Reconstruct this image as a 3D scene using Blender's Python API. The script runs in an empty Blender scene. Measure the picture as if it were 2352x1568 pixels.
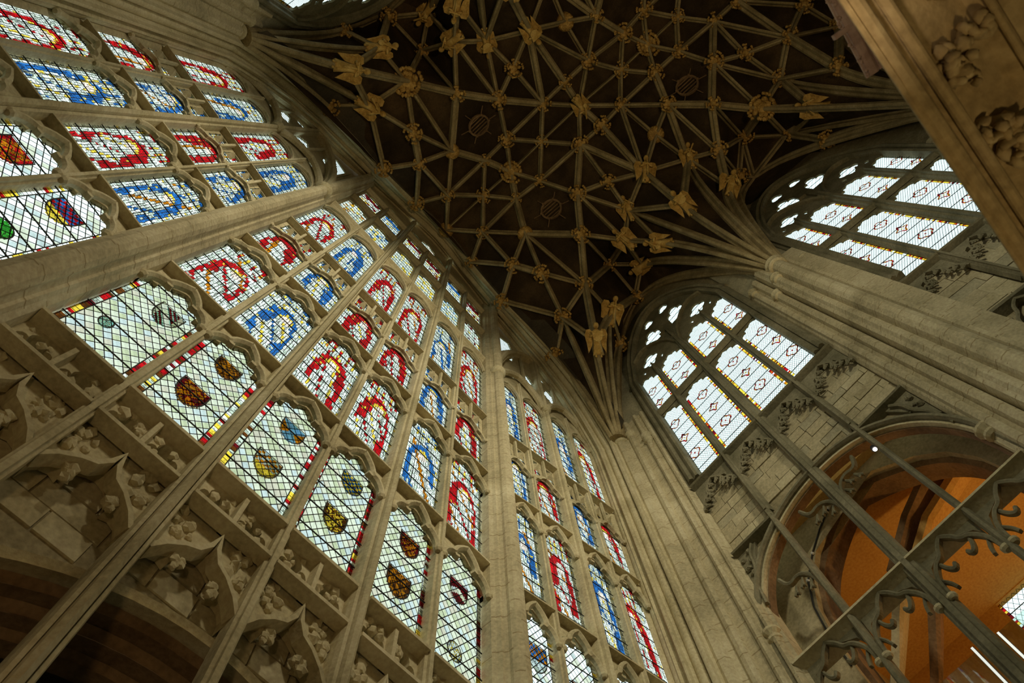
import bpy, bmesh, math, random
from mathutils import Vector, Matrix
from mathutils.geometry import tessellate_polygon, delaunay_2d_cdt
SC = bpy.context.scene
COL = SC.collection
S = 0.65                       # metres per working unit; every mesh below is drawn in working units
rnd = random.Random(7)

# ------------------------------------------------------------------ camera
cd = bpy.data.cameras.new('camera'); cam = bpy.data.objects.new('camera', cd); COL.objects.link(cam)
R = ((0.74630766, 0.66421321, -0.04296153), (-0.64863253, 0.71128357, -0.27083488), (-0.14933428, 0.22999239, 0.96166666))
r, d_, f_ = [Vector(v) for v in R]
cam.matrix_world = Matrix(((r.x, -d_.x, -f_.x, 0), (r.y, -d_.y, -f_.y, 0), (r.z, -d_.z, -f_.z, 0), (0, 0, 0, 1)))
cd.sensor_width = 36; cd.lens = 1590.5 / 2352 * 36; cd.clip_start = 0.05; cd.clip_end = 300
cd.dof.use_dof = True; cd.dof.focus_distance = 13.0; cd.dof.aperture_fstop = 4.5
SC.camera = cam
FPX = 1590.5
def ray(u, v):
    return r * ((u - 1176) / FPX) + d_ * ((v - 784) / FPX) + f_
def atz(u, v, z):
    q = ray(u, v); return q * (z / q.z)

# ------------------------------------------------------------------ sky, lamps, exposure
SC.view_settings.view_transform = 'Standard'; SC.view_settings.look = 'None'
SC.view_settings.gamma = 1.0; SC.view_settings.use_curve_mapping = False
SC.view_settings.exposure = 0.0
SKY = 1.95
w = bpy.data.worlds.new('overcast_sky'); SC.world = w; w.use_nodes = True
nt = w.node_tree; bg = nt.nodes['Background']
tc = nt.nodes.new('ShaderNodeTexCoord'); sx = nt.nodes.new('ShaderNodeSeparateXYZ'); cr = nt.nodes.new('ShaderNodeValToRGB')
nt.links.new(tc.outputs['Generated'], sx.inputs[0]); nt.links.new(sx.outputs['Z'], cr.inputs[0]); nt.links.new(cr.outputs[0], bg.inputs[0])
cr.color_ramp.elements[0].position = 0.0; cr.color_ramp.elements[0].color = (0.22, 0.25, 0.18, 1)
cr.color_ramp.elements[1].position = 0.12; cr.color_ramp.elements[1].color = (0.72, 0.80, 0.74, 1)
e = cr.color_ramp.elements.new(0.6); e.color = (0.80, 0.95, 0.93, 1)
bg.inputs[1].default_value = SKY

def lamp(name, kind, loc, power, color, aim=None, size=1.0, spot=1.2):
    l = bpy.data.lights.new(name, kind); l.energy = power; l.color = color
    if kind == 'AREA': l.size = size
    else: l.shadow_soft_size = size
    if kind == 'SPOT': l.spot_size = spot; l.spot_blend = 0.8
    o = bpy.data.objects.new(name, l); COL.objects.link(o); o.location = Vector(loc) * S
    if aim is not None:
        o.rotation_euler = (Vector(aim) - Vector(loc)).to_track_quat('-Z', 'Y').to_euler()
    return o
lamp('vault_uplight', 'SPOT', (7.0, 1.5, -1.0), 1750, (1.0, 0.70, 0.34), (4.0, 3.0, 34), 0.25, 0.9)
lamp('choir_floodlight', 'SPOT', (13.5, -5.0, 21.0), 3100, (1.0, 0.88, 0.60), (-5, 3.5, 17), 0.5, 1.15)  # added fill that brightens the east wall, no known fixture
lamp('choir_floodlight', 'SPOT', (14.5, 6.5, 20.0), 1100, (1.0, 0.88, 0.60), (-5, 0.0, 17), 0.5, 1.15)  # second added fill for the east wall
lamp('clerestory_floodlight', 'SPOT', (6.0, -5.4, 16.0), 850, (1.0, 0.92, 0.62), (3.0, 10.5, 15), 0.4, 1.7)  # fill added to brighten the south wall from high up
lamp('east_arch_floodlight', 'SPOT', (1.5, -2.5, 0.5), 85, (1.0, 0.66, 0.30), (-5, 0.5, 6.0), 0.2, 1.5)
lamp('cornice_floodlight', 'SPOT', (0.2, 2.6, -1.2), 52, (1.0, 0.70, 0.32), (1.8, 1.0, 3.0), 0.15, 1.2)
lamp('cresting_lamp', 'SPOT', (0.9, 0.2, 2.2), 9, (1.0, 0.76, 0.52), (2.0, 0.9, 4.2), 0.05, 0.9)  # small fill added to brighten the cresting
lamp('gallery_lamp', 'POINT', (4.6, 14.5, 10.2), 100, (1.0, 0.54, 0.15), None, 0.15)

# ------------------------------------------------------------------ materials
MAT = {}
def nodemat(name):
    m = bpy.data.materials.new(name); m.use_nodes = True; t = m.node_tree
    MAT[name] = m; return m, t, t.nodes['Principled BSDF']
def stone(name, c1, c2, c3, scale=1.2, rough=0.9, bump=0.35, joints=False):
    m, t, p = nodemat(name); N = t.nodes; L = t.links
    tc = N.new('ShaderNodeTexCoord')
    n1 = N.new('ShaderNodeTexNoise'); n1.inputs['Scale'].default_value = scale; n1.inputs['Detail'].default_value = 6; n1.inputs['Roughness'].default_value = 0.65
    L.new(tc.outputs['Object'], n1.inputs['Vector'])
    ramp = N.new('ShaderNodeValToRGB'); L.new(n1.outputs['Fac'], ramp.inputs[0])
    ramp.color_ramp.elements[0].position = 0.32; ramp.color_ramp.elements[0].color = (*c1, 1)
    ramp.color_ramp.elements[1].position = 0.68; ramp.color_ramp.elements[1].color = (*c3, 1)
    e = ramp.color_ramp.elements.new(0.5); e.color = (*c2, 1)
    n2 = N.new('ShaderNodeTexNoise'); n2.inputs['Scale'].default_value = 24; n2.inputs['Detail'].default_value = 4
    L.new(tc.outputs['Object'], n2.inputs['Vector'])
    mx = N.new('ShaderNodeMixRGB'); mx.blend_type = 'OVERLAY'; mx.inputs[0].default_value = 0.45
    L.new(ramp.outputs[0], mx.inputs[1]); L.new(n2.outputs['Fac'], mx.inputs[2])
    out = mx.outputs[0]
    if joints:
        sp = N.new('ShaderNodeSeparateXYZ'); L.new(tc.outputs['Object'], sp.inputs[0])
        wn = N.new('ShaderNodeTexWhiteNoise'); wn.noise_dimensions = '2D'; sn = N.new('ShaderNodeVectorMath'); sn.operation = 'SNAP'; sn.inputs[1].default_value = (0.17, 0.17, 0.17)
        L.new(tc.outputs['Object'], sn.inputs[0]); L.new(sn.outputs[0], wn.inputs['Vector'])
        ma = N.new('ShaderNodeMath'); ma.operation = 'MULTIPLY_ADD'; ma.inputs[1].default_value = 1 / 0.55; L.new(sp.outputs['Z'], ma.inputs[0]); L.new(wn.outputs['Value'], ma.inputs[2]); wn = ma
        fr = N.new('ShaderNodeMath'); fr.operation = 'FRACT'; L.new(wn.outputs[0], fr.inputs[0])
        lt = N.new('ShaderNodeMath'); lt.operation = 'LESS_THAN'; lt.inputs[1].default_value = 0.03; L.new(fr.outputs[0], lt.inputs[0])
        m2 = N.new('ShaderNodeMixRGB'); m2.blend_type = 'MULTIPLY'; L.new(lt.outputs[0], m2.inputs[0]); L.new(out, m2.inputs[1]); m2.inputs[2].default_value = (0.66, 0.60, 0.52, 1)
        out = m2.outputs[0]
    L.new(out, p.inputs['Base Color']); p.inputs['Roughness'].default_value = rough
    p.inputs['Specular IOR Level'].default_value = 0.25
    b = N.new('ShaderNodeBump'); b.inputs['Strength'].default_value = bump; b.inputs['Distance'].default_value = 0.02
    L.new(n2.outputs['Fac'], b.inputs['Height']); L.new(b.outputs[0], p.inputs['Normal'])
    return m
stone('stone', (0.42, 0.36, 0.22), (0.58, 0.51, 0.33), (0.72, 0.64, 0.45), 1.1)
stone('shaft_stone', (0.38, 0.33, 0.21), (0.54, 0.47, 0.31), (0.68, 0.61, 0.43), 0.9, joints=True)
stone('block_a', (0.36, 0.31, 0.19), (0.46, 0.40, 0.26), (0.55, 0.48, 0.32), 2.0)
stone('block_b', (0.42, 0.36, 0.22), (0.52, 0.46, 0.30), (0.62, 0.55, 0.38), 2.0)
stone('block_c', (0.32, 0.29, 0.20), (0.42, 0.38, 0.26), (0.50, 0.45, 0.31), 2.0)
stone('mortar', (0.26, 0.22, 0.13), (0.33, 0.28, 0.17), (0.40, 0.34, 0.22), 3.0)
stone('window_stone', (0.14, 0.13, 0.08), (0.22, 0.20, 0.13), (0.31, 0.28, 0.19), 1.3)  # same stone made darker: backlit shade is put into this colour
stone('rib_stone', (0.24, 0.19, 0.10), (0.38, 0.30, 0.16), (0.50, 0.41, 0.24), 1.6)
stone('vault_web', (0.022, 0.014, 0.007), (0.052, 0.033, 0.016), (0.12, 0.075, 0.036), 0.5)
stone('gilt', (0.45, 0.27, 0.07), (0.70, 0.46, 0.14), (0.92, 0.68, 0.26), 5.0, 0.5, 0.6)
stone('leaf_gilt', (0.26, 0.15, 0.04), (0.50, 0.31, 0.09), (0.78, 0.52, 0.18), 6.0, 0.6, 0.6)
stone('arch_brown', (0.14, 0.09, 0.05), (0.24, 0.15, 0.08), (0.34, 0.22, 0.12), 1.6)
stone('ochre_plaster', (0.55, 0.33, 0.10), (0.65, 0.40, 0.13), (0.72, 0.46, 0.16), 0.5, 0.95, 0.1)
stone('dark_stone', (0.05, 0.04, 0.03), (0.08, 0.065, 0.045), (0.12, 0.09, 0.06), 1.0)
stone('floor_stone', (0.20, 0.17, 0.12), (0.28, 0.24, 0.17), (0.36, 0.31, 0.22), 1.0)
stone('cornice_stone', (0.36, 0.26, 0.12), (0.50, 0.38, 0.19), (0.60, 0.47, 0.26), 3.0)
stone('pink_stone', (0.45, 0.30, 0.22), (0.60, 0.44, 0.34), (0.75, 0.60, 0.48), 5.0)
def plain(name, c, rough=0.6, metal=0.0):
    m, t, p = nodemat(name)
    n = t.nodes.new('ShaderNodeTexNoise'); n.inputs['Scale'].default_value = 12
    mx = t.nodes.new('ShaderNodeMixRGB'); mx.blend_type = 'MULTIPLY'; mx.inputs[0].default_value = 0.3; mx.inputs[1].default_value = (*c, 1)
    t.links.new(n.outputs['Fac'], mx.inputs[2]); t.links.new(mx.outputs[0], p.inputs['Base Color'])
    p.inputs['Roughness'].default_value = rough; p.inputs['Metallic'].default_value = metal
plain('lead', (0.02, 0.022, 0.022), 0.7); plain('iron', (0.015, 0.015, 0.018), 0.6)
plain('cable_black', (0.02, 0.02, 0.02)); plain('clip_white', (0.8, 0.8, 0.8))
plain('glass_edge', (0.75, 0.85, 0.80), 0.2)
def glassmat(name, c, vary=0.25, paint=0.0, pscale=34):
    m = bpy.data.materials.new(name); m.use_nodes = True; MAT[name] = m; t = m.node_tree; N = t.nodes; L = t.links
    for n in list(N):
        if n.type != 'OUTPUT_MATERIAL': N.remove(n)
    out = [n for n in N if n.type == 'OUTPUT_MATERIAL'][0]
    tr = N.new('ShaderNodeBsdfTransparent'); gl = N.new('ShaderNodeBsdfGlossy'); gl.inputs['Roughness'].default_value = 0.25; gl.inputs['Color'].default_value = (0.5, 0.5, 0.5, 1)
    mixs = N.new('ShaderNodeMixShader'); mixs.inputs[0].default_value = 0.03
    tc = N.new('ShaderNodeTexCoord'); n1 = N.new('ShaderNodeTexNoise'); n1.inputs['Scale'].default_value = 6; L.new(tc.outputs['Object'], n1.inputs['Vector'])
    rp = N.new('ShaderNodeValToRGB'); rp.color_ramp.elements[0].position = 0.35; rp.color_ramp.elements[1].position = 0.65
    k = 1 - vary; rp.color_ramp.elements[0].color = (c[0] * k, c[1] * k, c[2] * k, 1); rp.color_ramp.elements[1].color = (*c, 1)
    L.new(n1.outputs['Fac'], rp.inputs[0]); col = rp.outputs[0]
    if paint:
        n2 = N.new('ShaderNodeTexNoise'); n2.inputs['Scale'].default_value = pscale; n2.inputs['Detail'].default_value = 3; L.new(tc.outputs['Object'], n2.inputs['Vector'])
        r2 = N.new('ShaderNodeValToRGB'); r2.color_ramp.elements[0].position = 0.40; r2.color_ramp.elements[1].position = 0.50
        r2.color_ramp.elements[0].color = (1 - paint, 1 - paint, 1 - paint, 1); r2.color_ramp.elements[1].color = (1, 1, 1, 1)
        L.new(n2.outputs['Fac'], r2.inputs[0])
        mx = N.new('ShaderNodeMixRGB'); mx.blend_type = 'MULTIPLY'; mx.inputs[0].default_value = 1; L.new(col, mx.inputs[1]); L.new(r2.outputs[0], mx.inputs[2]); col = mx.outputs[0]
    L.new(col, tr.inputs[0]); L.new(tr.outputs[0], mixs.inputs[1]); L.new(gl.outputs[0], mixs.inputs[2]); L.new(mixs.outputs[0], out.inputs[0])
GP = {  # stained glass palette
 'w': ((0.76, 0.77, 0.71), 0.18, 0.6), 'w2': ((0.60, 0.65, 0.55), 0.3, 0.7), 'w3': ((0.92, 0.92, 0.90), 0.1, 0.2),
 'pinkw': ((0.85, 0.66, 0.58), 0.2, 0.15), 'yel': ((0.85, 0.58, 0.05), 0.3, 0.3), 'amb': ((0.60, 0.19, 0.006), 0.4, 0.4),
 'red': ((0.50, 0.006, 0.010), 0.4, 0.35), 'dred': ((0.16, 0.006, 0.01), 0.5, 0.5), 'blu': ((0.02, 0.13, 0.42), 0.45, 0.35),
 'lblu': ((0.18, 0.42, 0.72), 0.3, 0.3), 'grn': ((0.04, 0.32, 0.03), 0.4, 0.4), 'pur': ((0.20, 0.10, 0.45), 0.3, 0.3),
 'brn': ((0.12, 0.035, 0.006), 0.5, 0.4), 'qg': ((0.44, 0.46, 0.30), 0.2, 0.15), 'qw': ((0.55, 0.55, 0.44), 0.15, 0.12),
 'qb': ((0.45, 0.50, 0.50), 0.15, 0.12), 'qp': ((0.49, 0.44, 0.35), 0.15, 0.12), 'clear': ((0.80, 0.86, 0.87), 0.10, 0.0), 'teal': ((0.30, 0.62, 0.55), 0.2, 0.3)}
for k, (c, v, pt) in GP.items(): glassmat('glass_' + k, c, v, pt)
GK = list(GP)

# ------------------------------------------------------------------ mesh helpers
def props(o, label=None, cat=None, group=None, kind=None):
    if label: o['label'] = label
    if cat: o['category'] = cat
    if group: o['group'] = group
    if kind: o['kind'] = kind
    return o
def root(name, label=None, cat=None, kind=None, loc=(0, 0, 0), group=None):
    o = bpy.data.objects.new(name, None); COL.objects.link(o); o.empty_display_size = 0.2
    o.location = Vector(loc) * S
    return props(o, label, cat, group, kind)
def link(name, me, parent=None, loc=None, rot=None, scale=None):
    o = bpy.data.objects.new(name, me); COL.objects.link(o)
    if parent: o.parent = parent
    if loc is not None: o.location = Vector(loc) * S
    if rot is not None: o.rotation_euler = rot
    if scale is not None: o.scale = scale
    return o
class Fr:
    def __init__(s, ox, oy, tx, ty, nx, ny): s.o = (ox, oy); s.t = (tx, ty); s.n = (nx, ny)
    def pt(f, s, d, z): return (f.o[0] + s * f.t[0] + d * f.n[0], f.o[1] + s * f.t[1] + d * f.n[1], z)
class M:
    def __init__(s): s.v = []; s.f = []; s.mi = []; s.k = 0
    def quad(s, *p):
        b = len(s.v); s.v += [tuple(q) for q in p]; s.f.append(tuple(range(b, b + len(p)))); s.mi.append(s.k)
    def add(s, v, f):
        b = len(s.v); s.v += [tuple(q) for q in v]; s.f += [tuple(i + b for i in g) for g in f]; s.mi += [s.k] * len(f)
    def box(s, fr, s0, s1, d0, d1, z0, z1, ch=0):
        P = [fr.pt(a, b, c) for c in (z0, z1) for a, b in ((s0, d0), (s1, d0), (s1, d1), (s0, d1))]
        s.add(P, [(0, 3, 2, 1), (4, 5, 6, 7), (0, 1, 5, 4), (1, 2, 6, 5), (2, 3, 7, 6), (3, 0, 4, 7)])
    def prism(s, fr, poly, z0, z1):          # plan polygon (s,d) extruded vertically
        n = len(poly); P = [fr.pt(a, b, z0) for a, b in poly] + [fr.pt(a, b, z1) for a, b in poly]
        s.add(P, [tuple(range(n)), tuple(range(n, 2 * n))] + [(i, (i + 1) % n, n + (i + 1) % n, n + i) for i in range(n)])
    def rail(s, fr, prof, s0, s1):           # profile (d,z) extruded along s
        n = len(prof); P = [fr.pt(s0, a, b) for a, b in prof] + [fr.pt(s1, a, b) for a, b in prof]
        s.add(P, [tuple(range(n)), tuple(range(n, 2 * n))] + [(i, (i + 1) % n, n + (i + 1) % n, n + i) for i in range(n)])
    def plate(s, fr, outer, holes, d0, d1):  # (s,z) polygon with holes, thickness d0..d1
        loops = [outer] + list(holes); flat = [p for l in loops for p in l]
        tri = tessellate_polygon([[Vector((p[0], p[1], 0)) for p in l] for l in loops])
        n = len(flat); P = [fr.pt(a, d0, b) for a, b in flat] + [fr.pt(a, d1, b) for a, b in flat]
        F = [tuple(t) for t in tri] + [tuple(i + n for i in t) for t in tri]; b = 0
        for l in loops:
            m = len(l)
            for i in range(m): F.append((b + i, b + (i + 1) % m, n + b + (i + 1) % m, n + b + i))
            b += m
        s.add(P, F)
    def sweep(s, path, prof, up, closed=False):   # prof (a,b): a across, b along up ; up vector or list
        path = [Vector(p) for p in path]; n = len(path); m = len(prof); V = []
        for i, p in enumerate(path):
            if closed: T = path[(i + 1) % n] - path[i - 1]
            else: T = path[min(i + 1, n - 1)] - path[max(i - 1, 0)]
            T.normalize(); U = Vector(up[i]) if isinstance(up, list) else Vector(up)
            A = T.cross(U)
            if A.length < 1e-6: A = T.orthogonal()
            A.normalize(); U2 = A.cross(T)
            V += [tuple(p + A * a + U2 * b) for a, b in prof]
        F = []
        for i in range(n if closed else n - 1):
            j = (i + 1) % n
            for k in range(m): F.append((i * m + k, i * m + (k + 1) % m, j * m + (k + 1) % m, j * m + k))
        if not closed: F += [tuple(range(m)), tuple((n - 1) * m + k for k in range(m))]
        s.add(V, F)
    def tube(s, path, rad, n=8, up=(0.3, 0.2, 1)):
        s.sweep(path, [(rad * math.cos(2 * math.pi * i / n), rad * math.sin(2 * math.pi * i / n)) for i in range(n)], up)
    def lathe(s, c, prof, n=14):             # prof (radius, z) about vertical axis at c
        V = []; F = []; m = len(prof)
        for i in range(n):
            a = 2 * math.pi * i / n
            V += [(c[0] + q * math.cos(a), c[1] + q * math.sin(a), z) for q, z in prof]
        for i in range(n):
            j = (i + 1) % n
            for k in range(m - 1): F.append((i * m + k, j * m + k, j * m + k + 1, i * m + k + 1))
        s.add(V, F)
    def ball(s, c, rx, ry=None, rz=None, seg=8, rings=5, jit=0):
        ry = ry or rx; rz = rz or rx; V = [(c[0], c[1], c[2] + rz)]
        for i in range(1, rings):
            t = math.pi * i / rings
            for j in range(seg):
                a = 2 * math.pi * j / seg; q = 1 + (rnd.uniform(-jit, jit) if jit else 0)
                V.append((c[0] + rx * math.sin(t) * math.cos(a) * q, c[1] + ry * math.sin(t) * math.sin(a) * q, c[2] + rz * math.cos(t) * q))
        V.append((c[0], c[1], c[2] - rz)); F = []
        for j in range(seg): F.append((0, 1 + j, 1 + (j + 1) % seg))
        for i in range(rings - 2):
            for j in range(seg):
                a = 1 + i * seg + j; b = 1 + i * seg + (j + 1) % seg; F.append((a, a + seg, b + seg, b))
        l = len(V) - 1; o = 1 + (rings - 2) * seg
        for j in range(seg): F.append((l, o + (j + 1) % seg, o + j))
        s.add(V, F)
    def mesh(s, name, mats, smooth=False):
        me = bpy.data.meshes.new(name); me.from_pydata([(a * S, b * S, c * S) for a, b, c in s.v], [], s.f)
        if isinstance(mats, str): mats = [mats]
        for q in mats: me.materials.append(MAT[q])
        if len(mats) > 1: me.polygons.foreach_set('material_index', s.mi)
        bm = bmesh.new(); bm.from_mesh(me); bmesh.ops.recalc_face_normals(bm, faces=bm.faces); bm.to_mesh(me); bm.free()
        if smooth:
            for p in me.polygons: p.use_smooth = True
        return me
    def build(s, name, mats, parent=None, smooth=False, raw=False, **k):
        me = bpy.data.meshes.new(name) if raw else None
        if raw:
            me.from_pydata([(a * S, b * S, c * S) for a, b, c in s.v], [], s.f)
            if isinstance(mats, str): mats = [mats]
            for q in mats: me.materials.append(MAT[q])
            if len(mats) > 1: me.polygons.foreach_set('material_index', s.mi)
        else: me = s.mesh(name, mats, smooth)
        o = link(name, me, parent); return props(o, **k)
def smooth(P, it=2):
    for _ in range(it):
        Q = [P[0]]
        for a, b in zip(P, P[1:]): Q += [tuple(x * .75 + y * .25 for x, y in zip(a, b)), tuple(x * .25 + y * .75 for x, y in zip(a, b))]
        P = Q + [P[-1]]
    return P
def arc_curve(s0, s1, z0, z1, pts):          # normalised half curve -> full cusped curve left to right
    w = s1 - s0; h = z1 - z0
    L = [(s0 + a * w, z0 + b * h) for a, b in pts]
    Rr = [(s1 - a * w, z0 + b * h) for a, b in reversed(pts[:-1])]
    return L + Rr
CUSP5 = [(0, 0), (0.0, .18), (.04, .34), (.10, .42), (.19, .40), (.17, .55), (.20, .72), (.29, .80), (.37, .76), (.41, .88), (.5, 1)]
CUSP3 = [(0, 0), (0.01, .25), (.07, .42), (.16, .48), (.25, .42), (.24, .62), (.30, .82), (.40, .94), (.5, 1)]
ARM = [(0, 0), (.04, .22), (.13, .40), (.24, .46), (.27, .62), (.36, .82), (.5, 1)]
POINT = [(0, 0), (.04, .3), (.12, .55), (.25, .78), (.38, .92), (.5, 1)]
def opening(s0, s1, zb, zs, zt, pts=CUSP5):
    c = arc_curve(s0, s1, zs, zt, pts)
    return [(s0, zb)] + c + [(s1, zb)] if zb < zs - 1e-4 else c
# ------------------------------------------------------------------ stained glass panels
def seg_ribbon(m, fr, p, q, wd, d):
    dx = q[0] - p[0]; dz = q[1] - p[1]; l = math.hypot(dx, dz)
    if l < 1e-6: return
    nx = -dz / l * wd / 2; nz = dx / l * wd / 2
    m.quad(fr.pt(p[0] + nx, d, p[1] + nz), fr.pt(q[0] + nx, d, q[1] + nz), fr.pt(q[0] - nx, d, q[1] - nz), fr.pt(p[0] - nx, d, p[1] - nz))
def clip(poly, s0, s1, z0, z1):
    for ax, v, sg in ((0, s0, 1), (0, s1, -1), (1, z0, 1), (1, z1, -1)):
        o = []
        for i in range(len(poly)):
            a, b = poly[i - 1], poly[i]; ia = (a[ax] - v) * sg >= 0; ib = (b[ax] - v) * sg >= 0
            if ia != ib:
                t = (v - a[ax]) / (b[ax] - a[ax]); o.append((a[0] + t * (b[0] - a[0]), a[1] + t * (b[1] - a[1])))
            if ib: o.append(b)
        poly = o
        if not poly: return []
    return poly
def fig_key(bgc, a, b, rg, ph):
    h1 = math.sin(ph * 91.7); h2 = math.sin(ph * 57.3 + 1); h3 = math.sin(ph * 33.1 + 2)
    da = abs(a - .5)
    wob = .035 * math.sin(b * 23 + ph * 9) + .02 * math.sin(b * 47 + h1 * 5)
    if da > .37 + .01 * h1: return 'w2' if rg.random() < .3 else 'yel' if rg.random() < .06 else rg.choice(['w', 'w3', 'w', 'w'])
    if b > .86:
        if (a > .5 + .16 + (b - .86) * .5 or (a < .34 - (b - .86) * .5 and h2 > -.5)) and b < .96: return bgc
        return rg.choice(['w', 'w2', 'w'])
    if b > .74 + .03 * h3:
        if abs(math.sin(a * 19 + h1 * 4)) > .9: return bgc if rg.random() < .5 else 'yel'
        return rg.choice(['w', 'w2', 'w2', 'w', 'w'])
    off = .07 * h1
    hx, hy = (a - .5 - off) / .10, (b - .57 - .03 * h2) / .045
    if hx * hx + hy * hy < 1: return 'pinkw'
    if hx * hx + hy * hy < 2.4 and b > .56 and h3 > -.4: return 'yel'
    ex, ey = (a - .5) / (.36 + wob * .6), (b - .38) / (.33 + .03 * h2)
    ix, iy = (a - .5 - off) / (.22 + .05 * h3 + wob), (b - .34) / (.27 + .03 * h1)
    if b > .38:
        if ex * ex + ey * ey < 1 and ix * ix + iy * iy > 1: return bgc if rg.random() < .96 else 'yel'
    else:
        lo = .05 + .3 * max(0, h2) if a < .5 else .05 + .25 * max(0, -h2)
        if .22 + wob + .04 * h3 < da < .34 and b > lo: return bgc if rg.random() < .93 else 'w2'
        if b < .14 and abs(a - .5 - .2 * h1) < .16 and h3 > 0: return bgc
        if b < .1 and da < .3: return rg.choice(['w', 'w2', 'yel'])
    if da > .28: return rg.choice(['w', 'w2', 'w'])
    fold = math.sin(a * (12 + 4 * h2) + b * (9 + 7 * h1) + ph * 3)
    if fold > .95: return 'yel' if h2 > 0 else 'amb'
    if fold < -.96: return bgc
    return 'w' if fold > -.2 else 'w2' if rg.random() < .7 else 'w3'
def mosaic(fr, s0, s1, z0, z1, d, keyfn, nx, ny, seed, parent, label=None, bars=8, stan=2, lead=.013, leadp=.62):
    rg = random.Random(seed); g = M(); c = M()
    W = (s1 - s0) / nx; H = (z1 - z0) / ny
    P = [[(s0 + i * W + (rg.uniform(-.22, .22) * W if 0 < i < nx else 0), z0 + j * H + (rg.uniform(-.25, .25) * H if 0 < j < ny else 0)) for i in range(nx + 1)] for j in range(ny + 1)]
    K = [[keyfn((i + .5) / nx, (j + .5) / ny, rg) for i in range(nx)] for j in range(ny)]
    for j in range(ny):
        for i in range(nx):
            g.k = GK.index(K[j][i]); g.quad(*[fr.pt(q[0], d, q[1]) for q in (P[j][i], P[j][i + 1], P[j + 1][i + 1], P[j + 1][i])])
            if i and (K[j][i] != K[j][i - 1] or rg.random() < leadp): seg_ribbon(c, fr, P[j][i], P[j + 1][i], lead, d + .012)
            if j and (K[j][i] != K[j - 1][i] or rg.random() < leadp): seg_ribbon(c, fr, P[j][i], P[j][i + 1], lead, d + .012)
    o = g.build('glass_panel', ['glass_' + k for k in GK], parent, raw=True)
    if label: o['label'] = label
    if c.f: c.build('lead_came', 'lead', o, raw=True, kind='stuff')
    barset(fr, s0, s1, z0, z1, d, bars, stan, o)
    return o
def barset(fr, s0, s1, z0, z1, d, bars, stan, parent):
    b = M()
    for k in range(1, bars): 
        z = z0 + (z1 - z0) * k / bars; b.box(fr, s0, s1, d + .025, d + .040, z - .008, z + .008)
    for k in range(1, stan + 1):
        q = s0 + (s1 - s0) * k / (stan + 1); b.box(fr, q - .005, q + .005, d + .018, d + .026, z0, z1)
    if b.f: b.build('saddle_bars', 'iron', parent, raw=True, kind='stuff')
QUARRY = {}
quarry_left = [300]
def shield_poly(cx, cz, w, h):
    P = [(-.5, .5), (.5, .5), (.5, .05), (.44, -.18), (.3, -.36), (.12, -.47), (0, -.5), (-.12, -.47), (-.3, -.36), (-.44, -.18), (-.5, .05)]
    return [(cx + a * w, cz + b * h) for a, b in P]
def inpoly(p, poly):
    c = False
    for i in range(len(poly)):
        a, b = poly[i - 1], poly[i]
        if (a[1] > p[1]) != (b[1] > p[1]) and p[0] < (b[0] - a[0]) * (p[1] - a[1]) / (b[1] - a[1]) + a[0]: c = not c
    return c
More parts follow.
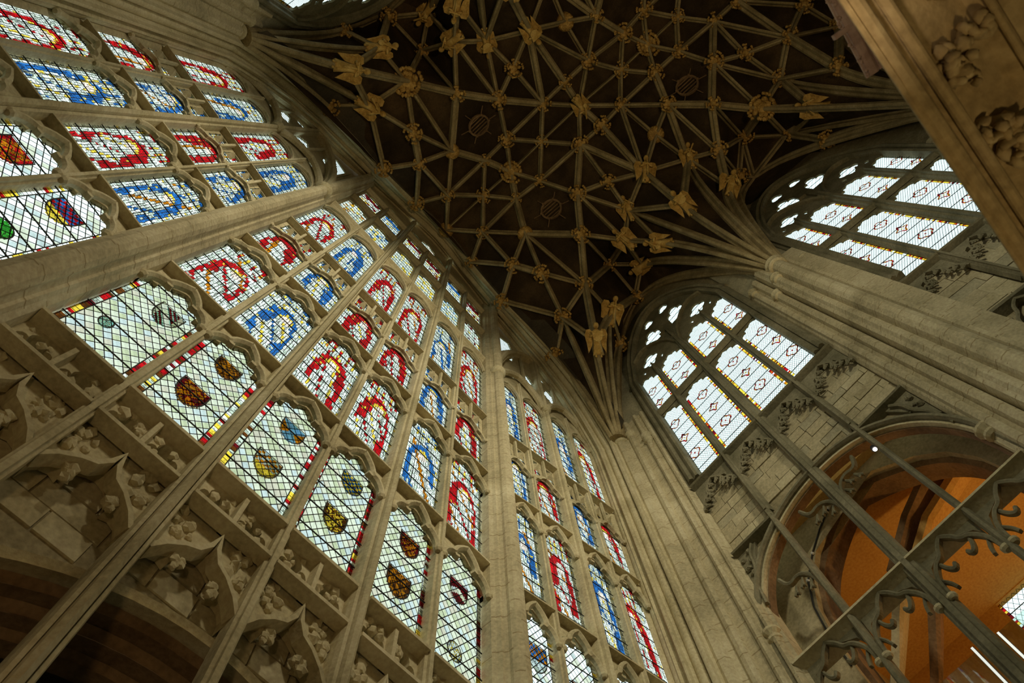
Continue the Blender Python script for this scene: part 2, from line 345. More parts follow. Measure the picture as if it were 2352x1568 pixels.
def quarry_panel(fr, s0, s1, z0, z1, d, seed, parent, shields, pale, borderl, borderr, nacross=6.5, label=None, bars=7, singles=True, bkeys=('red', 'w2', 'dred', 'yel', 'w', 'red', 'w2', 'brn')):
    rg = random.Random(seed); g = M(); c = M(); bw = .1
    a0 = s0 + (bw if borderl else .02); a1 = s1 - (bw if borderr else .02)
    pw = (a1 - a0) / nacross; ph = pw * 1.42
    full = []
    j = 0; z = z0 - ph
    while z < z1 + ph:
        i = -1; off = (pw / 2 if j % 2 else 0)
        while a0 + i * pw + off < a1 + pw:
            cx = a0 + i * pw + off; cz = z
            poly = [(cx, cz - ph / 2), (cx + pw / 2, cz), (cx, cz + ph / 2), (cx - pw / 2, cz)]
            cl = clip(poly, a0, a1, z0, z1)
            if len(cl) >= 3:
                key = rg.choice(pale)
                inside = cx - pw / 2 > a0 - 1e-6 and cx + pw / 2 < a1 + 1e-6 and cz - ph / 2 > z0 and cz + ph / 2 < z1
                if inside and singles and quarry_left[0] > 0: full.append((cx, cz, key)); quarry_left[0] -= 1
                else: g.k = GK.index(key); g.quad(*[fr.pt(q[0], d, q[1]) for q in cl])
                for k in range(4):
                    p, q = poly[k - 1], poly[k]
                    if k in (0, 1) : pass
                    cc = clip([p, q, (q[0] + 1e-5, q[1] + 1e-5)], a0, a1, z0, z1)
                    if len(cc) >= 2 and k in (1, 2): seg_ribbon(c, fr, cc[0], max(cc, key=lambda t: abs(t[0] - cc[0][0]) + abs(t[1] - cc[0][1])), .016, d + .012)
            i += 1
        z += ph / 2; j += 1
    for on, b0, b1 in ((borderl, s0, a0), (borderr, a1, s1)):
        if not on:
            g.k = GK.index('w2'); g.quad(fr.pt(b0, d, z0), fr.pt(b1, d, z0), fr.pt(b1, d, z1), fr.pt(b0, d, z1)); continue
        z = z0
        while z < z1:
            h = rg.uniform(.07, .13); g.k = GK.index(rg.choice(bkeys)); zz = min(z + h, z1)
            g.quad(fr.pt(b0, d, z), fr.pt(b1, d, z), fr.pt(b1, d, zz), fr.pt(b0, d, zz)); seg_ribbon(c, fr, (b0, zz), (b1, zz), .014, d + .012); z = zz
        e = a0 if b0 == s0 else a1
        seg_ribbon(c, fr, (e, z0), (e, z1), .018, d + .013)
    for (u, v, w, h, kind, keys) in shields:
        w *= .86; h *= .86
        cx = s0 + u * (s1 - s0); cz = z0 + v * (z1 - z0)
        if kind == 'round':
            poly = [(cx + w / 2 * math.cos(t * math.pi / 10), cz + h / 2 * math.sin(t * math.pi / 10)) for t in range(20)]
        else: poly = shield_poly(cx, cz, w, h)
        n = 16
        for a in range(n):
            for b in range(n):
                q = (cx - w / 2 + (a + .5) * w / n, cz - h / 2 + (b + .5) * h / n)
                if not inpoly(q, poly): continue
                x = (a + .5) / n; y = (b + .5) / n
                if kind == 'saltire': key = keys[2] if min(abs(x - y), abs(x + y - 1)) < .1 else (keys[0] if (x - .5) ** 2 > (y - .5) ** 2 else keys[1])
                elif kind == 'bend': key = keys[0] if abs(x + y - 1) < .13 else (keys[1] if (a + b) % 3 else keys[2]) if .2 < x < .8 else keys[3]
                elif kind == 'lion': key = keys[0] if rg.random() < .58 and .1 < x < .9 else keys[1]
                elif kind == 'check': key = keys[(a // 2 + b // 2) % 2] if y > .45 or len(keys) < 3 else keys[2]
                elif kind == 'chev': key = keys[0] if abs(y - .35 - .5 * (.5 - abs(x - .5))) < .13 else keys[1]
                else: key = keys[0] if rg.random() < .7 else keys[-1]
                g.k = GK.index(key); w2 = w / n / 2 + .001; h2 = h / n / 2 + .001
                g.quad(*[fr.pt(q[0] + e * w2, d + .02, q[1] + f * h2) for e, f in ((-1, -1), (1, -1), (1, 1), (-1, 1))])
                if kind in ('lion', 'check', 'round') and rg.random() < .25: seg_ribbon(c, fr, (q[0] - w2, q[1] - h2), (q[0] + w2, q[1] - h2 + rg.choice([0, 2 * h2])), .012, d + .03)
        for k in range(len(poly)): seg_ribbon(c, fr, poly[k - 1], poly[k], .024, d + .032)
    o = g.build('glass_panel', ['glass_' + k for k in GK], parent, raw=True)
    if label: o['label'] = label
    if full:
        key = (round(pw, 4), id(fr))
        if key not in QUARRY:
            m = M(); k = .985
            P = [fr.pt(a * k, 0, b * k) for a, b in ((0, -ph / 2), (pw / 2, 0), (0, ph / 2), (-pw / 2, 0))]
            o0 = fr.pt(0, 0, 0); m.quad(*[(p[0] - o0[0], p[1] - o0[1], p[2]) for p in P]); QUARRY[key] = {}
            for kk in set(pale): QUARRY[key][kk] = m.mesh('quarry_' + kk, 'glass_' + kk)
        for cx, cz, kk in full:
            if kk not in QUARRY[key]: kk = list(QUARRY[key])[0]
            link('quarry', QUARRY[key][kk], o, fr.pt(cx, d, cz))
    c.build('lead_came', 'lead', o, raw=True, kind='stuff')
    barset(fr, s0, s1, z0, z1, d, bars, 0, o)
    return o

# ================================================================== geometry of the place
CY = 1.85
FC = Fr(-5, CY, 0, 1, 1, 0)
FR = Fr(-4.94, CY + 4.57, .170, .985, .985, -.170)
FL = Fr(-4.94, CY - 4.57, .170, -.985, .985, .170)
T = [8.08, 11.54, 15.37, 19.02]
FLOORZ = -2.5
# east wall arch: outer (vault) curve and inner (glass side) curve; u = distance from centre line
def lerpt(tab, u):
    u = abs(u)
    for (a, *p), (b, *q) in zip(tab, tab[1:]):
        if u <= b: k = (u - a) / (b - a); return [x + k * (y - x) for x, y in zip(p, q)]
    return list(tab[-1][1:])
OUT = [(0, -4.10, 35.95), (1.0, -4.12, 35.6), (1.9, -4.17, 34.95), (3.0, -4.1, 33.8), (4.05, -3.97, 32.3), (5.5, -3.75, 31.0), (7.07, -3.55, 29.3), (8.0, -3.42, 27.4), (8.6, -3.36, 25.4), (8.9, -3.32, 23.9), (9.03, -3.3, 23.0)]
INN = [(0, -5.25, 36.9), (1.0, -5.25, 36.6), (1.9, -5.25, 36.2), (3.0, -5.25, 35.7), (3.9, -5.2, 34.6), (5.2, -5.0, 32.2), (6.7, -4.8, 29.9), (7.7, -4.62, 27.6), (8.35, -4.52, 25.6), (8.75, -4.46, 24.0), (8.9, -4.42, 23.0)]
def arch_path():
    # list of (outer pt, inner pt) from north foot over the crown to south foot
    L = []
    for i in range(len(OUT)):
        for k in (0, .5):
            if i == len(OUT) - 1 and k: continue
            o = OUT[i] if not k else [(a + b) / 2 for a, b in zip(OUT[i], OUT[i + 1])]
            n = INN[i] if not k else [(a + b) / 2 for a, b in zip(INN[i], INN[i + 1])]
            L.append((o, n))
    H = [((o[1], o[0], o[2]), (n[1], n[0], n[2])) for o, n in L]
    foot = [((-3.3, 9.03, z), (-4.42, 8.9, z)) for z in (18, 10, FLOORZ)]
    S_ = H + foot
    N_ = [((a[0], -a[1], a[2]), (b[0], -b[1], b[2])) for a, b in reversed(S_)]
    return N_[:-1] + S_
wall_e = root('wall_east', 'stone east wall around the great stained glass window, with piers, arch and blind panels', 'wall', 'structure')
AP = arch_path()
m = M(); NP = 36
V = []
for o, n in AP:
    o = Vector((o[0], o[1] + CY, o[2])); n = Vector((n[0], n[1] + CY, n[2])); ctr = Vector((-1.5, CY, min(o.z, 24)))
    ax = n - o; toc = (ctr - (o + n) / 2); toc -= ax * (toc.dot(ax) / ax.length_squared); toc.normalize()
    for k in range(NP + 1):
        p = k / NP
        bmp = .09 * abs(math.sin(p * math.pi * 4.5)) ** .6 + (.10 if .08 < p < .22 or .5 < p < .6 else 0) - .05 * (p > .75)
        V.append(tuple(o + ax * p + toc * bmp))
F = []
for i in range(len(AP) - 1):
    for k in range(NP): a = i * (NP + 1) + k; F.append((a, a + 1, a + NP + 2, a + NP + 1))
m.add(V, F); m.build('arch_moulding', 'stone', wall_e, smooth=False)
m = M(); up = [(Vector((o[0], o[1] + CY, o[2])), Vector((o[0] + .7, (o[1] * .97) + CY, o[2] + .4))) for o, n in AP if o[2] > 22.9]
for (a, b), (c, d) in zip(up, up[1:]): m.quad(a, c, d, b)
m.build('wall_above_arch', 'dark_stone', wall_e)  # flap added to block sky leaking between arch and vault

# ---- piers between centre and canted sections
PIER = [(3.89, -.32), (3.90, -.02), (3.96, .05), (3.99, .12), (4.03, .13), (4.07, .20), (4.06, .27), (4.10, .36), (4.18, .43), (4.28, .44), (4.37, .38), (4.41, .29), (4.40, .22), (4.45, .16), (4.50, .14), (4.52, .08), (4.58, .05), (4.62, -.30)]
ringp = lambda rr, z: [(0, z - .22), (rr, z - .22), (rr + .06, z - .16), (rr + .06, z - .1), (rr + .02, z - .06), (rr + .10, z + .04), (rr + .10, z + .1), (rr, z + .14), (0, z + .14)]
for sg in (1, -1):
    m = M(); poly = [(a * sg, b) for a, b in PIER]; m.prism(FC, poly, FLOORZ, 35.2)
    m.build('pier', 'shaft_stone', wall_e)
    m = M(); m.lathe(FC.pt(4.24 * sg, .24, 0), ringp(.19, 23.2), 16); m.build('capital', 'stone', wall_e, smooth=True)
    # leaning half arch from the pier to the great arch
    m = M(); path = [FC.pt(sg * a, .10 + (a - 4.3) * .08, z) for a, z in ((4.3, 23.2), (4.36, 24.4), (4.55, 25.9), (4.9, 27.4), (5.4, 28.7), (6.0, 29.7), (6.6, 30.3), (7.0, 30.6))]
    m.sweep(path, [(-.2, -.16), (-.2, .0), (-.1, .04), (-.1, .14), (0, .2), (.1, .14), (.1, .04), (.2, 0), (.2, -.16)], (1, 0, 0))
    m.build('half_arch', 'stone', wall_e)

# ---- a window of the east wall
def mull(parent, fr, c, hw, z0, z1, big=False):
    m = M(); b = hw
    if big:
        pr = [(-b - .01, -.32), (-b, -.10), (-b + .02, -.02), (-b * .55, 0), (-b * .5, -.04), (-b * .38, .06), (0, .12), (b * .38, .06), (b * .5, -.04), (b * .55, 0), (b - .02, -.02), (b, -.10), (b + .01, -.32)]
    else:
        pr = [(-b + .01, -.32), (-b, -.15), (-b, -.07), (-b * .5, -.05), (-b * .45, 0), (b * .45, 0), (b * .5, -.05), (b, -.07), (b, -.15), (b - .01, -.32)]
    m.prism(fr, [(c + a, q) for a, q in pr], z0, z1); return m.build('mullion', 'stone', parent)
def head_a(parent, fr, s0, s1, zt):        # deep cusped head with projecting arms
    zs = zt - .98; m = M()
    cur = arc_curve(s0, s1, zs, zt - .16, CUSP5)
    m.plate(fr, [(s0, zt)] + cur + [(s1, zt)], [], -.27, -.19)
    for side in (0, 1):
        A = [(s0 + a * (s1 - s0), zs + b * .82) if not side else (s1 - a * (s1 - s0), zs + b * .82) for a, b in ARM]
        m.sweep([fr.pt(a, -.07, b) for a, b in smooth(A, 1)], [(-.05, -.06), (-.06, .02), (-.02, .07), (.02, .07), (.06, .02), (.05, -.06)], fr.n + (0,))
        # cusp spur
        t = A[3]; k = 1 if not side else -1
        m.sweep([fr.pt(t[0], -.08, t[1]), fr.pt(t[0] + .05 * k, -.08, t[1] - .05), fr.pt(t[0] + .12 * k, -.07, t[1] - .05)], [(-.035, -.05), (-.035, .05), (.035, .05), (.035, -.05)], fr.n + (0,))
    m.build('light_head', 'stone', parent)
    for c in (s0, s1):
        m = M(); m.lathe(fr.pt(c + (.02 if c == s0 else -.02), -.04, 0), [(0, zs - .10), (.05, zs - .10), (.08, zs - .05), (.08, zs), (.05, zs + .03), (0, zs + .03)], 8); m.build('corbel', 'stone', parent)
def head_b(parent, fr, s0, s1, zt):        # head with two pierced slots and merlons above
    zs = zt - 1.75; zc = zt - 1.15; m = M(); w = s1 - s0
    cur = arc_curve(s0, s1, zs, zc, CUSP3)
    hol = [[(s0 + .08 * w, zt - .9), (s0 + .2 * w, zt - 1.0), (s0 + .42 * w, zt - .9), (s0 + .36 * w, zt - .1), (s0 + .10 * w, zt - .1)],
           [(s0 + .58 * w, zt - .9), (s0 + .80 * w, zt - 1.0), (s0 + .92 * w, zt - .9), (s0 + .90 * w, zt - .1), (s0 + .64 * w, zt - .1)]]
    m.plate(fr, [(s0, zt)] + cur + [(s1, zt)], hol, -.26, -.20)
    for c in (.26, .74):
        x = s0 + c * w
        P = [fr.pt(x - .10, -.19, zt - .75), fr.pt(x + .10, -.19, zt - .75), fr.pt(x, -.02, zt - .6), fr.pt(x - .06, -.19, zt - .35), fr.pt(x + .06, -.19, zt - .35)]
        m.add(P, [(0, 1, 2), (0, 2, 3), (1, 4, 2), (3, 2, 4), (0, 3, 4, 1)])
    for side in (0, 1):
        A = [(s0 + a * w, zs + b * .6) if not side else (s1 - a * w, zs + b * .6) for a, b in ARM]
        m.sweep([fr.pt(a, -.1, b) for a, b in A], [(-.04, -.04), (-.04, .04), (.04, .04), (.04, -.04)], fr.n + (0,))
    m.box(fr, (s0 + s1) / 2 - .03, (s0 + s1) / 2 + .03, -.13, -.05, zc, zt)
    m.build('light_head', 'stone', parent)
    for c in (s0, s1):
        m = M(); m.lathe(fr.pt(c, -.05, 0), [(0, zs - .09), (.045, zs - .09), (.07, zs - .05), (.07, zs), (.04, zs + .03), (0, zs + .03)], 8); m.build('corbel', 'stone', parent)
def head_c(parent, fr, s0, s1, zs, zt, ztop):
    m = M(); cur = arc_curve(s0, s1, zs, zt, POINT)
    m.plate(fr, [(s0, ztop)] + cur + [(s1, ztop)], [], -.27, -.2)
    P = arc_curve(s0, s1, zs + .05, zt + .12, POINT)
    m.sweep([fr.pt(a, -.11, b) for a, b in P], [(-.035, -.04), (-.035, .04), (.035, .04), (.035, -.04)], fr.n + (0,))
    m.build('light_head', 'stone', parent)
def shelf(parent, fr, s0, s1, z, dep=.3):
    m = M(); m.rail(fr, [(0.0, z - .03), (0.0, z + .02), (-.06, z + .05), (-dep, z + .2), (-dep, z - .0), (-.08, z - .02)], s0, s1)
    m.build('transom', 'stone', parent)
LEDGE = T[1:4]
GD = -.24
def stained(parent, fr, lights, bgs, seedb, row1):
    for li, (s0, s1) in enumerate(lights):
        for ri in range(4):
            z0 = T[ri]; z1 = T[ri + 1] if ri < 3 else 24.45
            if ri == 0: row1(li, s0, s1, z0, z1)
            else:
                bgc = bgs[li]
                ph = random.Random(seedb + li * 7 + ri).uniform(-1, 1)
                mosaic(fr, s0 + .005, s1 - .005, z0, z1, GD, lambda a, b, rg: fig_key(bgc, a, b, rg, ph), 20, 46 if ri < 3 else 58, seedb + li * 10 + ri, parent, bars=9 if ri < 3 else 13)
            if ri < 2: head_a(parent, fr, s0, s1, T[ri + 1])
            elif ri == 2: head_b(parent, fr, s0, s1, T[3])
            else: head_c(parent, fr, s0, s1, 23.3, 24.2, 25.0)
            if ri < 3: shelf(parent, fr, s0, s1, T[ri + 1])
CW = [(-3.89, -2.70), (-2.60, -1.46), (-1.22, -.05), (.05, 1.22), (1.46, 2.60), (2.70, 3.89)]
win1 = root('window_1', 'six-light centre section of the great east window, stained glass saints above coats of arms', 'window', 'structure')
PALE = ['qg', 'qw', 'qw', 'qb', 'qg', 'qp', 'qw']
PALE2 = ['w3', 'qw', 'clear', 'w3', 'qb']
SH = [
 [(.60, .66, .50, .75, 'bend', ['w3', 'dred', 'teal', 'qw']), (.33, .30, .22, .34, 'round', ['teal', 'w2'])],
 [(.52, .68, .50, .62, 'lion', ['amb', 'brn']), (.45, .32, .54, .70, 'lion', ['amb', 'dred'])],
 [(.52, .66, .52, .66, 'saltire', ['amb', 'lblu', 'lblu']), (.48, .30, .50, .66, 'check', ['amb', 'qb', 'yel'])],
 [(.55, .68, .50, .60, 'check', ['yel', 'blu']), (.50, .34, .50, .66, 'lion', ['yel', 'brn'])],
 [(.55, .62, .50, .66, 'lion', ['amb', 'dred']), (.48, .30, .56, .70, 'lion', ['amb', 'brn'])],
 [(.50, .62, .50, .66, 'chev', ['w3', 'dred']), (.48, .20, .36, .46, 'round', ['w3', 'yel'])]]
def row1c(li, s0, s1, z0, z1):
    quarry_panel(FC, s0 + .01, s1 - .01, z0, z1, GD, 50 + li, win1, SH[li], PALE, True, True, 6.5, bars=6, singles=li < 3)
stained(win1, FC, CW, ['red', 'blu', 'red', 'red', 'blu', 'red'], 100, row1c)
for c in (-2.65, 0, 2.65): mull(win1, FC, c, .075, FLOORZ, 32.7)
for c in (-1.34, 1.34): mull(win1, FC, c, .13, FLOORZ, 36.0, True)
for s0, s1 in ((-3.89, -1.46), (-1.22, 1.22), (1.46, 3.89)):      # upper transoms
    for z, h in ((24.75, .35), (28.75, .22), (32.65, .22)):
        m = M(); m.rail(FC, [(-.02, z - .04), (0, z + .05), (-.05, z + h * .6), (-.3, z + h), (-.3, z - h), (-.12, z - h * .6), (-.1, z - .1)], s0, s1); m.build('transom', 'stone', win1)
for li, (s0, s1) in enumerate(CW):
    bgk = ['amb', 'blu', 'yel', 'yel', 'lblu', 'dred'][li]
    for zi, (z0, z1, zs) in enumerate(((25.0, 28.6, 27.7), (29.0, 32.5, 31.8))):
        m = M(); e = .10; zz0 = z0 + (.5 if zi == 0 else .25)
        m.plate(FC, [(s0, z0), (s1, z0), (s1, z1), (s0, z1)], [opening(s0 + e, s1 - e, zz0, zs, z1 - .12, CUSP3)], -.27, -.20); m.build('tracery', 'stone', win1)
        kk = bgk if zi == 0 else ['dred', 'blu', 'dred', 'dred', 'blu', 'dred'][li]
        def kf(a, b, rg, kk=kk, zi=zi):
            if zi and (.1 < b < .3 or .72 < b < .86) and .15 < a < .85: return kk
            q = rg.random(); return kk if q < .16 else 'yel' if q < .26 else 'w2' if q < .55 else 'w'
        mosaic(FC, s0 + .06, s1 - .06, z0 + .15, z1 - .05, GD, kf, 9, 20, 300 + li * 3 + zi, win1, bars=8, stan=2)
# topmost tracery under the arch
m = M()
for s0, s1, hol in ((-3.95, -1.46, [[(-3.3, 33.1), (-2.1, 33.1), (-1.9, 33.6), (-2.4, 34.1), (-3.0, 33.9)]]),
                    (-1.22, 1.22, [[(-1.05, 33.1), (-.6, 33.1), (-.5, 33.7), (-.8, 34.4), (-1.1, 34.0)], [(-.42, 33.0), (.42, 33.0), (.46, 34.5), (0, 35.2), (-.46, 34.5)], [(.6, 33.1), (1.05, 33.1), (1.1, 34.0), (.8, 34.4), (.5, 33.7)]]),
                    (1.46, 3.95, [[(3.3, 33.1), (2.1, 33.1), (1.9, 33.6), (2.4, 34.1), (3.0, 33.9)]])):
    m.plate(FC, [(s0, 32.6), (s1, 32.6), (s1, 37), (s0, 37)], hol, -.27, -.20)
m.build('tracery', 'stone', win1)
mosaic(FC, -.5, .5, 33, 35.3, GD, lambda a, b, rg: rg.choice(['w', 'w2', 'pinkw', 'w', 'qp']), 9, 12, 400, win1, bars=5)
for a, b in ((-3.4, -1.8), (-1.15, -.45), (.45, 1.15), (1.8, 3.4)): mosaic(FC, a, b, 33, 34.5, GD, lambda a, b, rg: rg.choice(['teal', 'clear', 'w2']), 5, 5, 410, win1, bars=4, stan=1)

# canted sections
SW = [(0.0, .975), (1.045, 2.06), (2.32, 3.30), (3.365, 4.355)]
for fr, nm, lab, bgs, sd in ((FR, 'window_2', 'four-light canted stained glass section of the east window beside the two clear windows', ['blu', 'red', 'blu', 'red'], 500),
                             (FL, 'window_3', 'four-light canted stained glass section at the outer end of the east window, a green roundel in its lowest row', ['blu', 'red', 'blu', 'red'], 600)):
    wn = root(nm, lab, 'window', 'structure'); north = fr is FL
    def row1s(li, s0, s1, z0, z1, fr=fr, wn=wn, north=north):
        sh = [[(.55, .58, .55, .80, 'check', ['blu', 'amb', 'qb']), (.5, .2, .4, .4, 'round', ['red', 'yel'])], [(.5, .5, .5, .7, 'lion', ['amb', 'red'])],
              [(.5, .55, .5, .7, 'lion', ['yel', 'red'])], [(.5, .5, .5, .6, 'check', ['blu', 'yel'])]]
        if north: sh = [[(.55, .62, .52, .75, 'check', ['blu', 'red', 'yel']), (.5, .22, .40, .5, 'round', ['grn', 'grn'])], [(.5, .6, .55, .8, 'lion', ['amb', 'red']), (.5, .2, .35, .4, 'round', ['w3', 'yel'])], [(.5, .55, .5, .7, 'check', ['grn', 'w3'])], [(.5, .55, .5, .7, 'lion', ['grn', 'yel'])]]
        quarry_panel(fr, s0 + .01, s1 - .01, z0, z1, GD, 80 + li, wn, sh[li], PALE2, True, True, 5.5, singles=False, bkeys=('red', 'w3', 'w3', 'yel', 'w3', 'w2'))
    stained(wn, fr, SW, bgs, sd, row1s)
    for c in (1.01, 3.33): mull(wn, fr, c, .06, FLOORZ, 25)
    mull(wn, fr, 2.19, .14, FLOORZ, 30, True)
    m = M(); m.lathe(fr.pt(2.19, .02, 0), ringp(.10, 24.0), 12); m.build('capital', 'stone', wn)
    # two arches over the pairs of lights
    for s0, s1, zt in ((-.05, 2.1, 25.9), (2.28, 4.4, 25.9)):
        m = M(); A = arc_curve(s0, s1, 24.0, zt, POINT)
        m.sweep([fr.pt(a, -.02, b) for a, b in A], [(-.12, -.1), (-.12, .02), (-.05, .1), (.05, .1), (.12, .02), (.12, -.1)], fr.n + (0,)); m.build('pair_arch', 'stone', wn)
    G = [[(.48, 26.0), (.95, 25.9), (.75, 26.6)], [(.85, 24.75), (1.2, 24.5), (1.28, 24.7), (.95, 25.0)], [(1.45, 27.2), (2.1, 26.1), (2.15, 26.9), (1.75, 27.8)],
         [(2.05, 29.0), (2.85, 28.3), (2.95, 28.6), (2.3, 29.4)], [(2.55, 26.9), (3.25, 25.9), (3.3, 27.3), (2.85, 27.8)], [(3.3, 24.8), (3.7, 24.5), (3.8, 24.7), (3.4, 25.1)],
         [(.3, 28.0), (1.0, 28.3), (1.15, 29.6), (.9, 31.0), (.3, 31.0)]]
    m = M(); m.plate(fr, [(-.05, 24.95), (4.45, 24.95), (4.45, 37), (-.4, 37)], [h for h in G if min(q[1] for q in h) > 25.1], -.27, -.20); m.build('tracery', 'stone', wn)
    mosaic(fr, .2, 3.7, 25.2, 31.2, GD, lambda a, b, rg: 'clear', 7, 12, 450, wn, bars=26, stan=1)
    for a, b, z0, z1 in ((1.35, 1.43, 25.6, 29.8), (2.95, 3.03, 26.0, 29.0), (.15, .23, 26.0, 31)):
        m = M(); m.box(fr, a, b, -.14, -.02, z0, z1); m.build('tracery_bar', 'stone', wn)

# ---- blind panels under the centre lights and the opening below
def lowz(s): return 6.27 - .15 * s * s
m = M(); pts = [(-3.95 + i * 7.9 / 20, lowz(-3.95 + i * 7.9 / 20)) for i in range(21)]
m.plate(FC, [(-3.95, 8.05)] + pts + [(3.95, 8.05)], [], -.75, -.5); m.build('panel_back', 'mortar', wall_e)
for li, (s0, s1) in enumerate(CW):
    c = (s0 + s1) / 2; m = M()
    # two trefoil panels
    hol = [opening(a + .06, b - .06, 7.42, 7.62, 7.95, CUSP3) for a, b in ((s0, c), (c, s1))]
    m.plate(FC, [(s0, 7.36), (s1, 7.36), (s1, 8.06), (s0, 8.06)], hol, -.4, -.2)
    for a, b in ((s0, c), (c, s1)):
        for k in range(7): m.ball(FC.pt(rnd.uniform(a + .1, b - .1), -.22, rnd.uniform(7.5, 7.98)), rnd.uniform(.04, .09), seg=6, rings=4, jit=.25)
    m.build('trefoil_panel', 'stone', wall_e)
    m = M(); m.prism(FC, [(c - .06, -.3), (c - .03, -.06), (c + .03, -.06), (c + .06, -.3)], 7.36, 8.05); m.build('panel_bar', 'stone', wall_e)
    m = M(); m.rail(FC, [(.01, 8.03), (.01, 8.09), (-.3, 8.2), (-.3, 7.98), (-.2, 8.0)], s0, s1); m.build('transom', 'stone', wall_e)
    m = M(); m.rail(FC, [(.0, 7.32), (.0, 7.38), (-.2, 7.42), (-.2, 7.3)], s0, s1); m.build('string_course', 'stone', wall_e)
    # ogee gable arch with leaf spandrels
    og = [(0, 0), (.10, .22), (.25, .42), (.38, .52), (.46, .72), (.5, 1)]
    A = arc_curve(s0, s1, 6.33, 7.18, og)
    m = M(); cur = arc_curve(s0 + .02, s1 - .02, 6.28, 6.95, CUSP3)
    m.plate(FC, [(s0, 7.34)] + cur + [(s1, 7.34)], [], -.45, -.25)
    m.build('spandrel', 'stone', wall_e)
    m = M(); m.sweep([FC.pt(a, -.16, b) for a, b in A], [(-.05, -.12), (-.03, .06), (.03, .06), (.05, -.12)], (1, 0, 0)); m.build('gable_moulding', 'stone', wall_e)
    m = M()
    for sx in (-1, 1):
        for k in range(12):
            m.ball(FC.pt(c + sx * rnd.uniform(.25, .52), -.24, rnd.uniform(6.85, 7.28)), rnd.uniform(.035, .085), seg=6, rings=4, jit=.3)
        for k in range(6): m.ball(FC.pt(c + sx * rnd.uniform(.18, .30), -.22, rnd.uniform(6.42, 6.6)), rnd.uniform(.04, .08), seg=6, rings=4, jit=.3)
    m.build('leaf_carving', 'stone', wall_e, kind='stuff')
# ashlar blocks behind the gables
for row in range(8):
    z0 = 4.6 + row * .34; x = -3.9 + rnd.uniform(0, .3)
    while x < 3.7:
        wd = rnd.uniform(.5, .85); x1 = min(x + wd, 3.88)
        if z0 > max(lowz(x), lowz(x1), lowz((x + x1) / 2)) - .02 :
            m = M(); m.box(FC, x + .012, x1 - .012, -.52, -.48 + rnd.uniform(0, .02), z0 + .012, z0 + .328); m.build('ashlar_block', rnd.choice(['block_a', 'block_b', 'block_b']), wall_e)
        x = x1
# low arch order
for dd, off, wd, mt in ((-.52, .0, .14, 'stone'), (-.68, .12, .16, 'arch_brown'), (-.85, .26, .18, 'arch_brown'), (-1.05, .42, .14, 'arch_brown')):
    m = M(); P = [FC.pt(-3.95 + i * 7.9 / 24, dd, lowz(-3.95 + i * 7.9 / 24) - off - wd / 2) for i in range(25)]
    m.sweep(P, [(-wd / 2, -.12), (-wd / 2, .06), (-wd / 4, .12), (wd / 4, .06), (wd / 2, .1), (wd / 2, -.12)], (1, 0, 0)); m.build('low_arch_moulding', mt, wall_e)
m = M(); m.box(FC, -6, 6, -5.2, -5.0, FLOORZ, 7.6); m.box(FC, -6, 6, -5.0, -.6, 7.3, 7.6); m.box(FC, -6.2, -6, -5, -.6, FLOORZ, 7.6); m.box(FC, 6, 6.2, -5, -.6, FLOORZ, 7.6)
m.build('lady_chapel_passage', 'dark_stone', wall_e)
m = M()
for k in range(-3, 4): 
    m.sweep([FC.pt(k * .9 + t * .12 * (k), -1.1 - t * .65, 7.0 + .06 * t) for t in range(7)], [(-.07, -.06), (-.07, .06), (.07, .06), (.07, -.06)], (0, 0, -1))
m.build('passage_rib', 'arch_brown', wall_e)
for fr in (FR, FL):
    m = M(); m.box(fr, -.1, 4.5, -.6, -.25, FLOORZ, 8.06); m.build('lower_wall', 'block_a', wall_e)

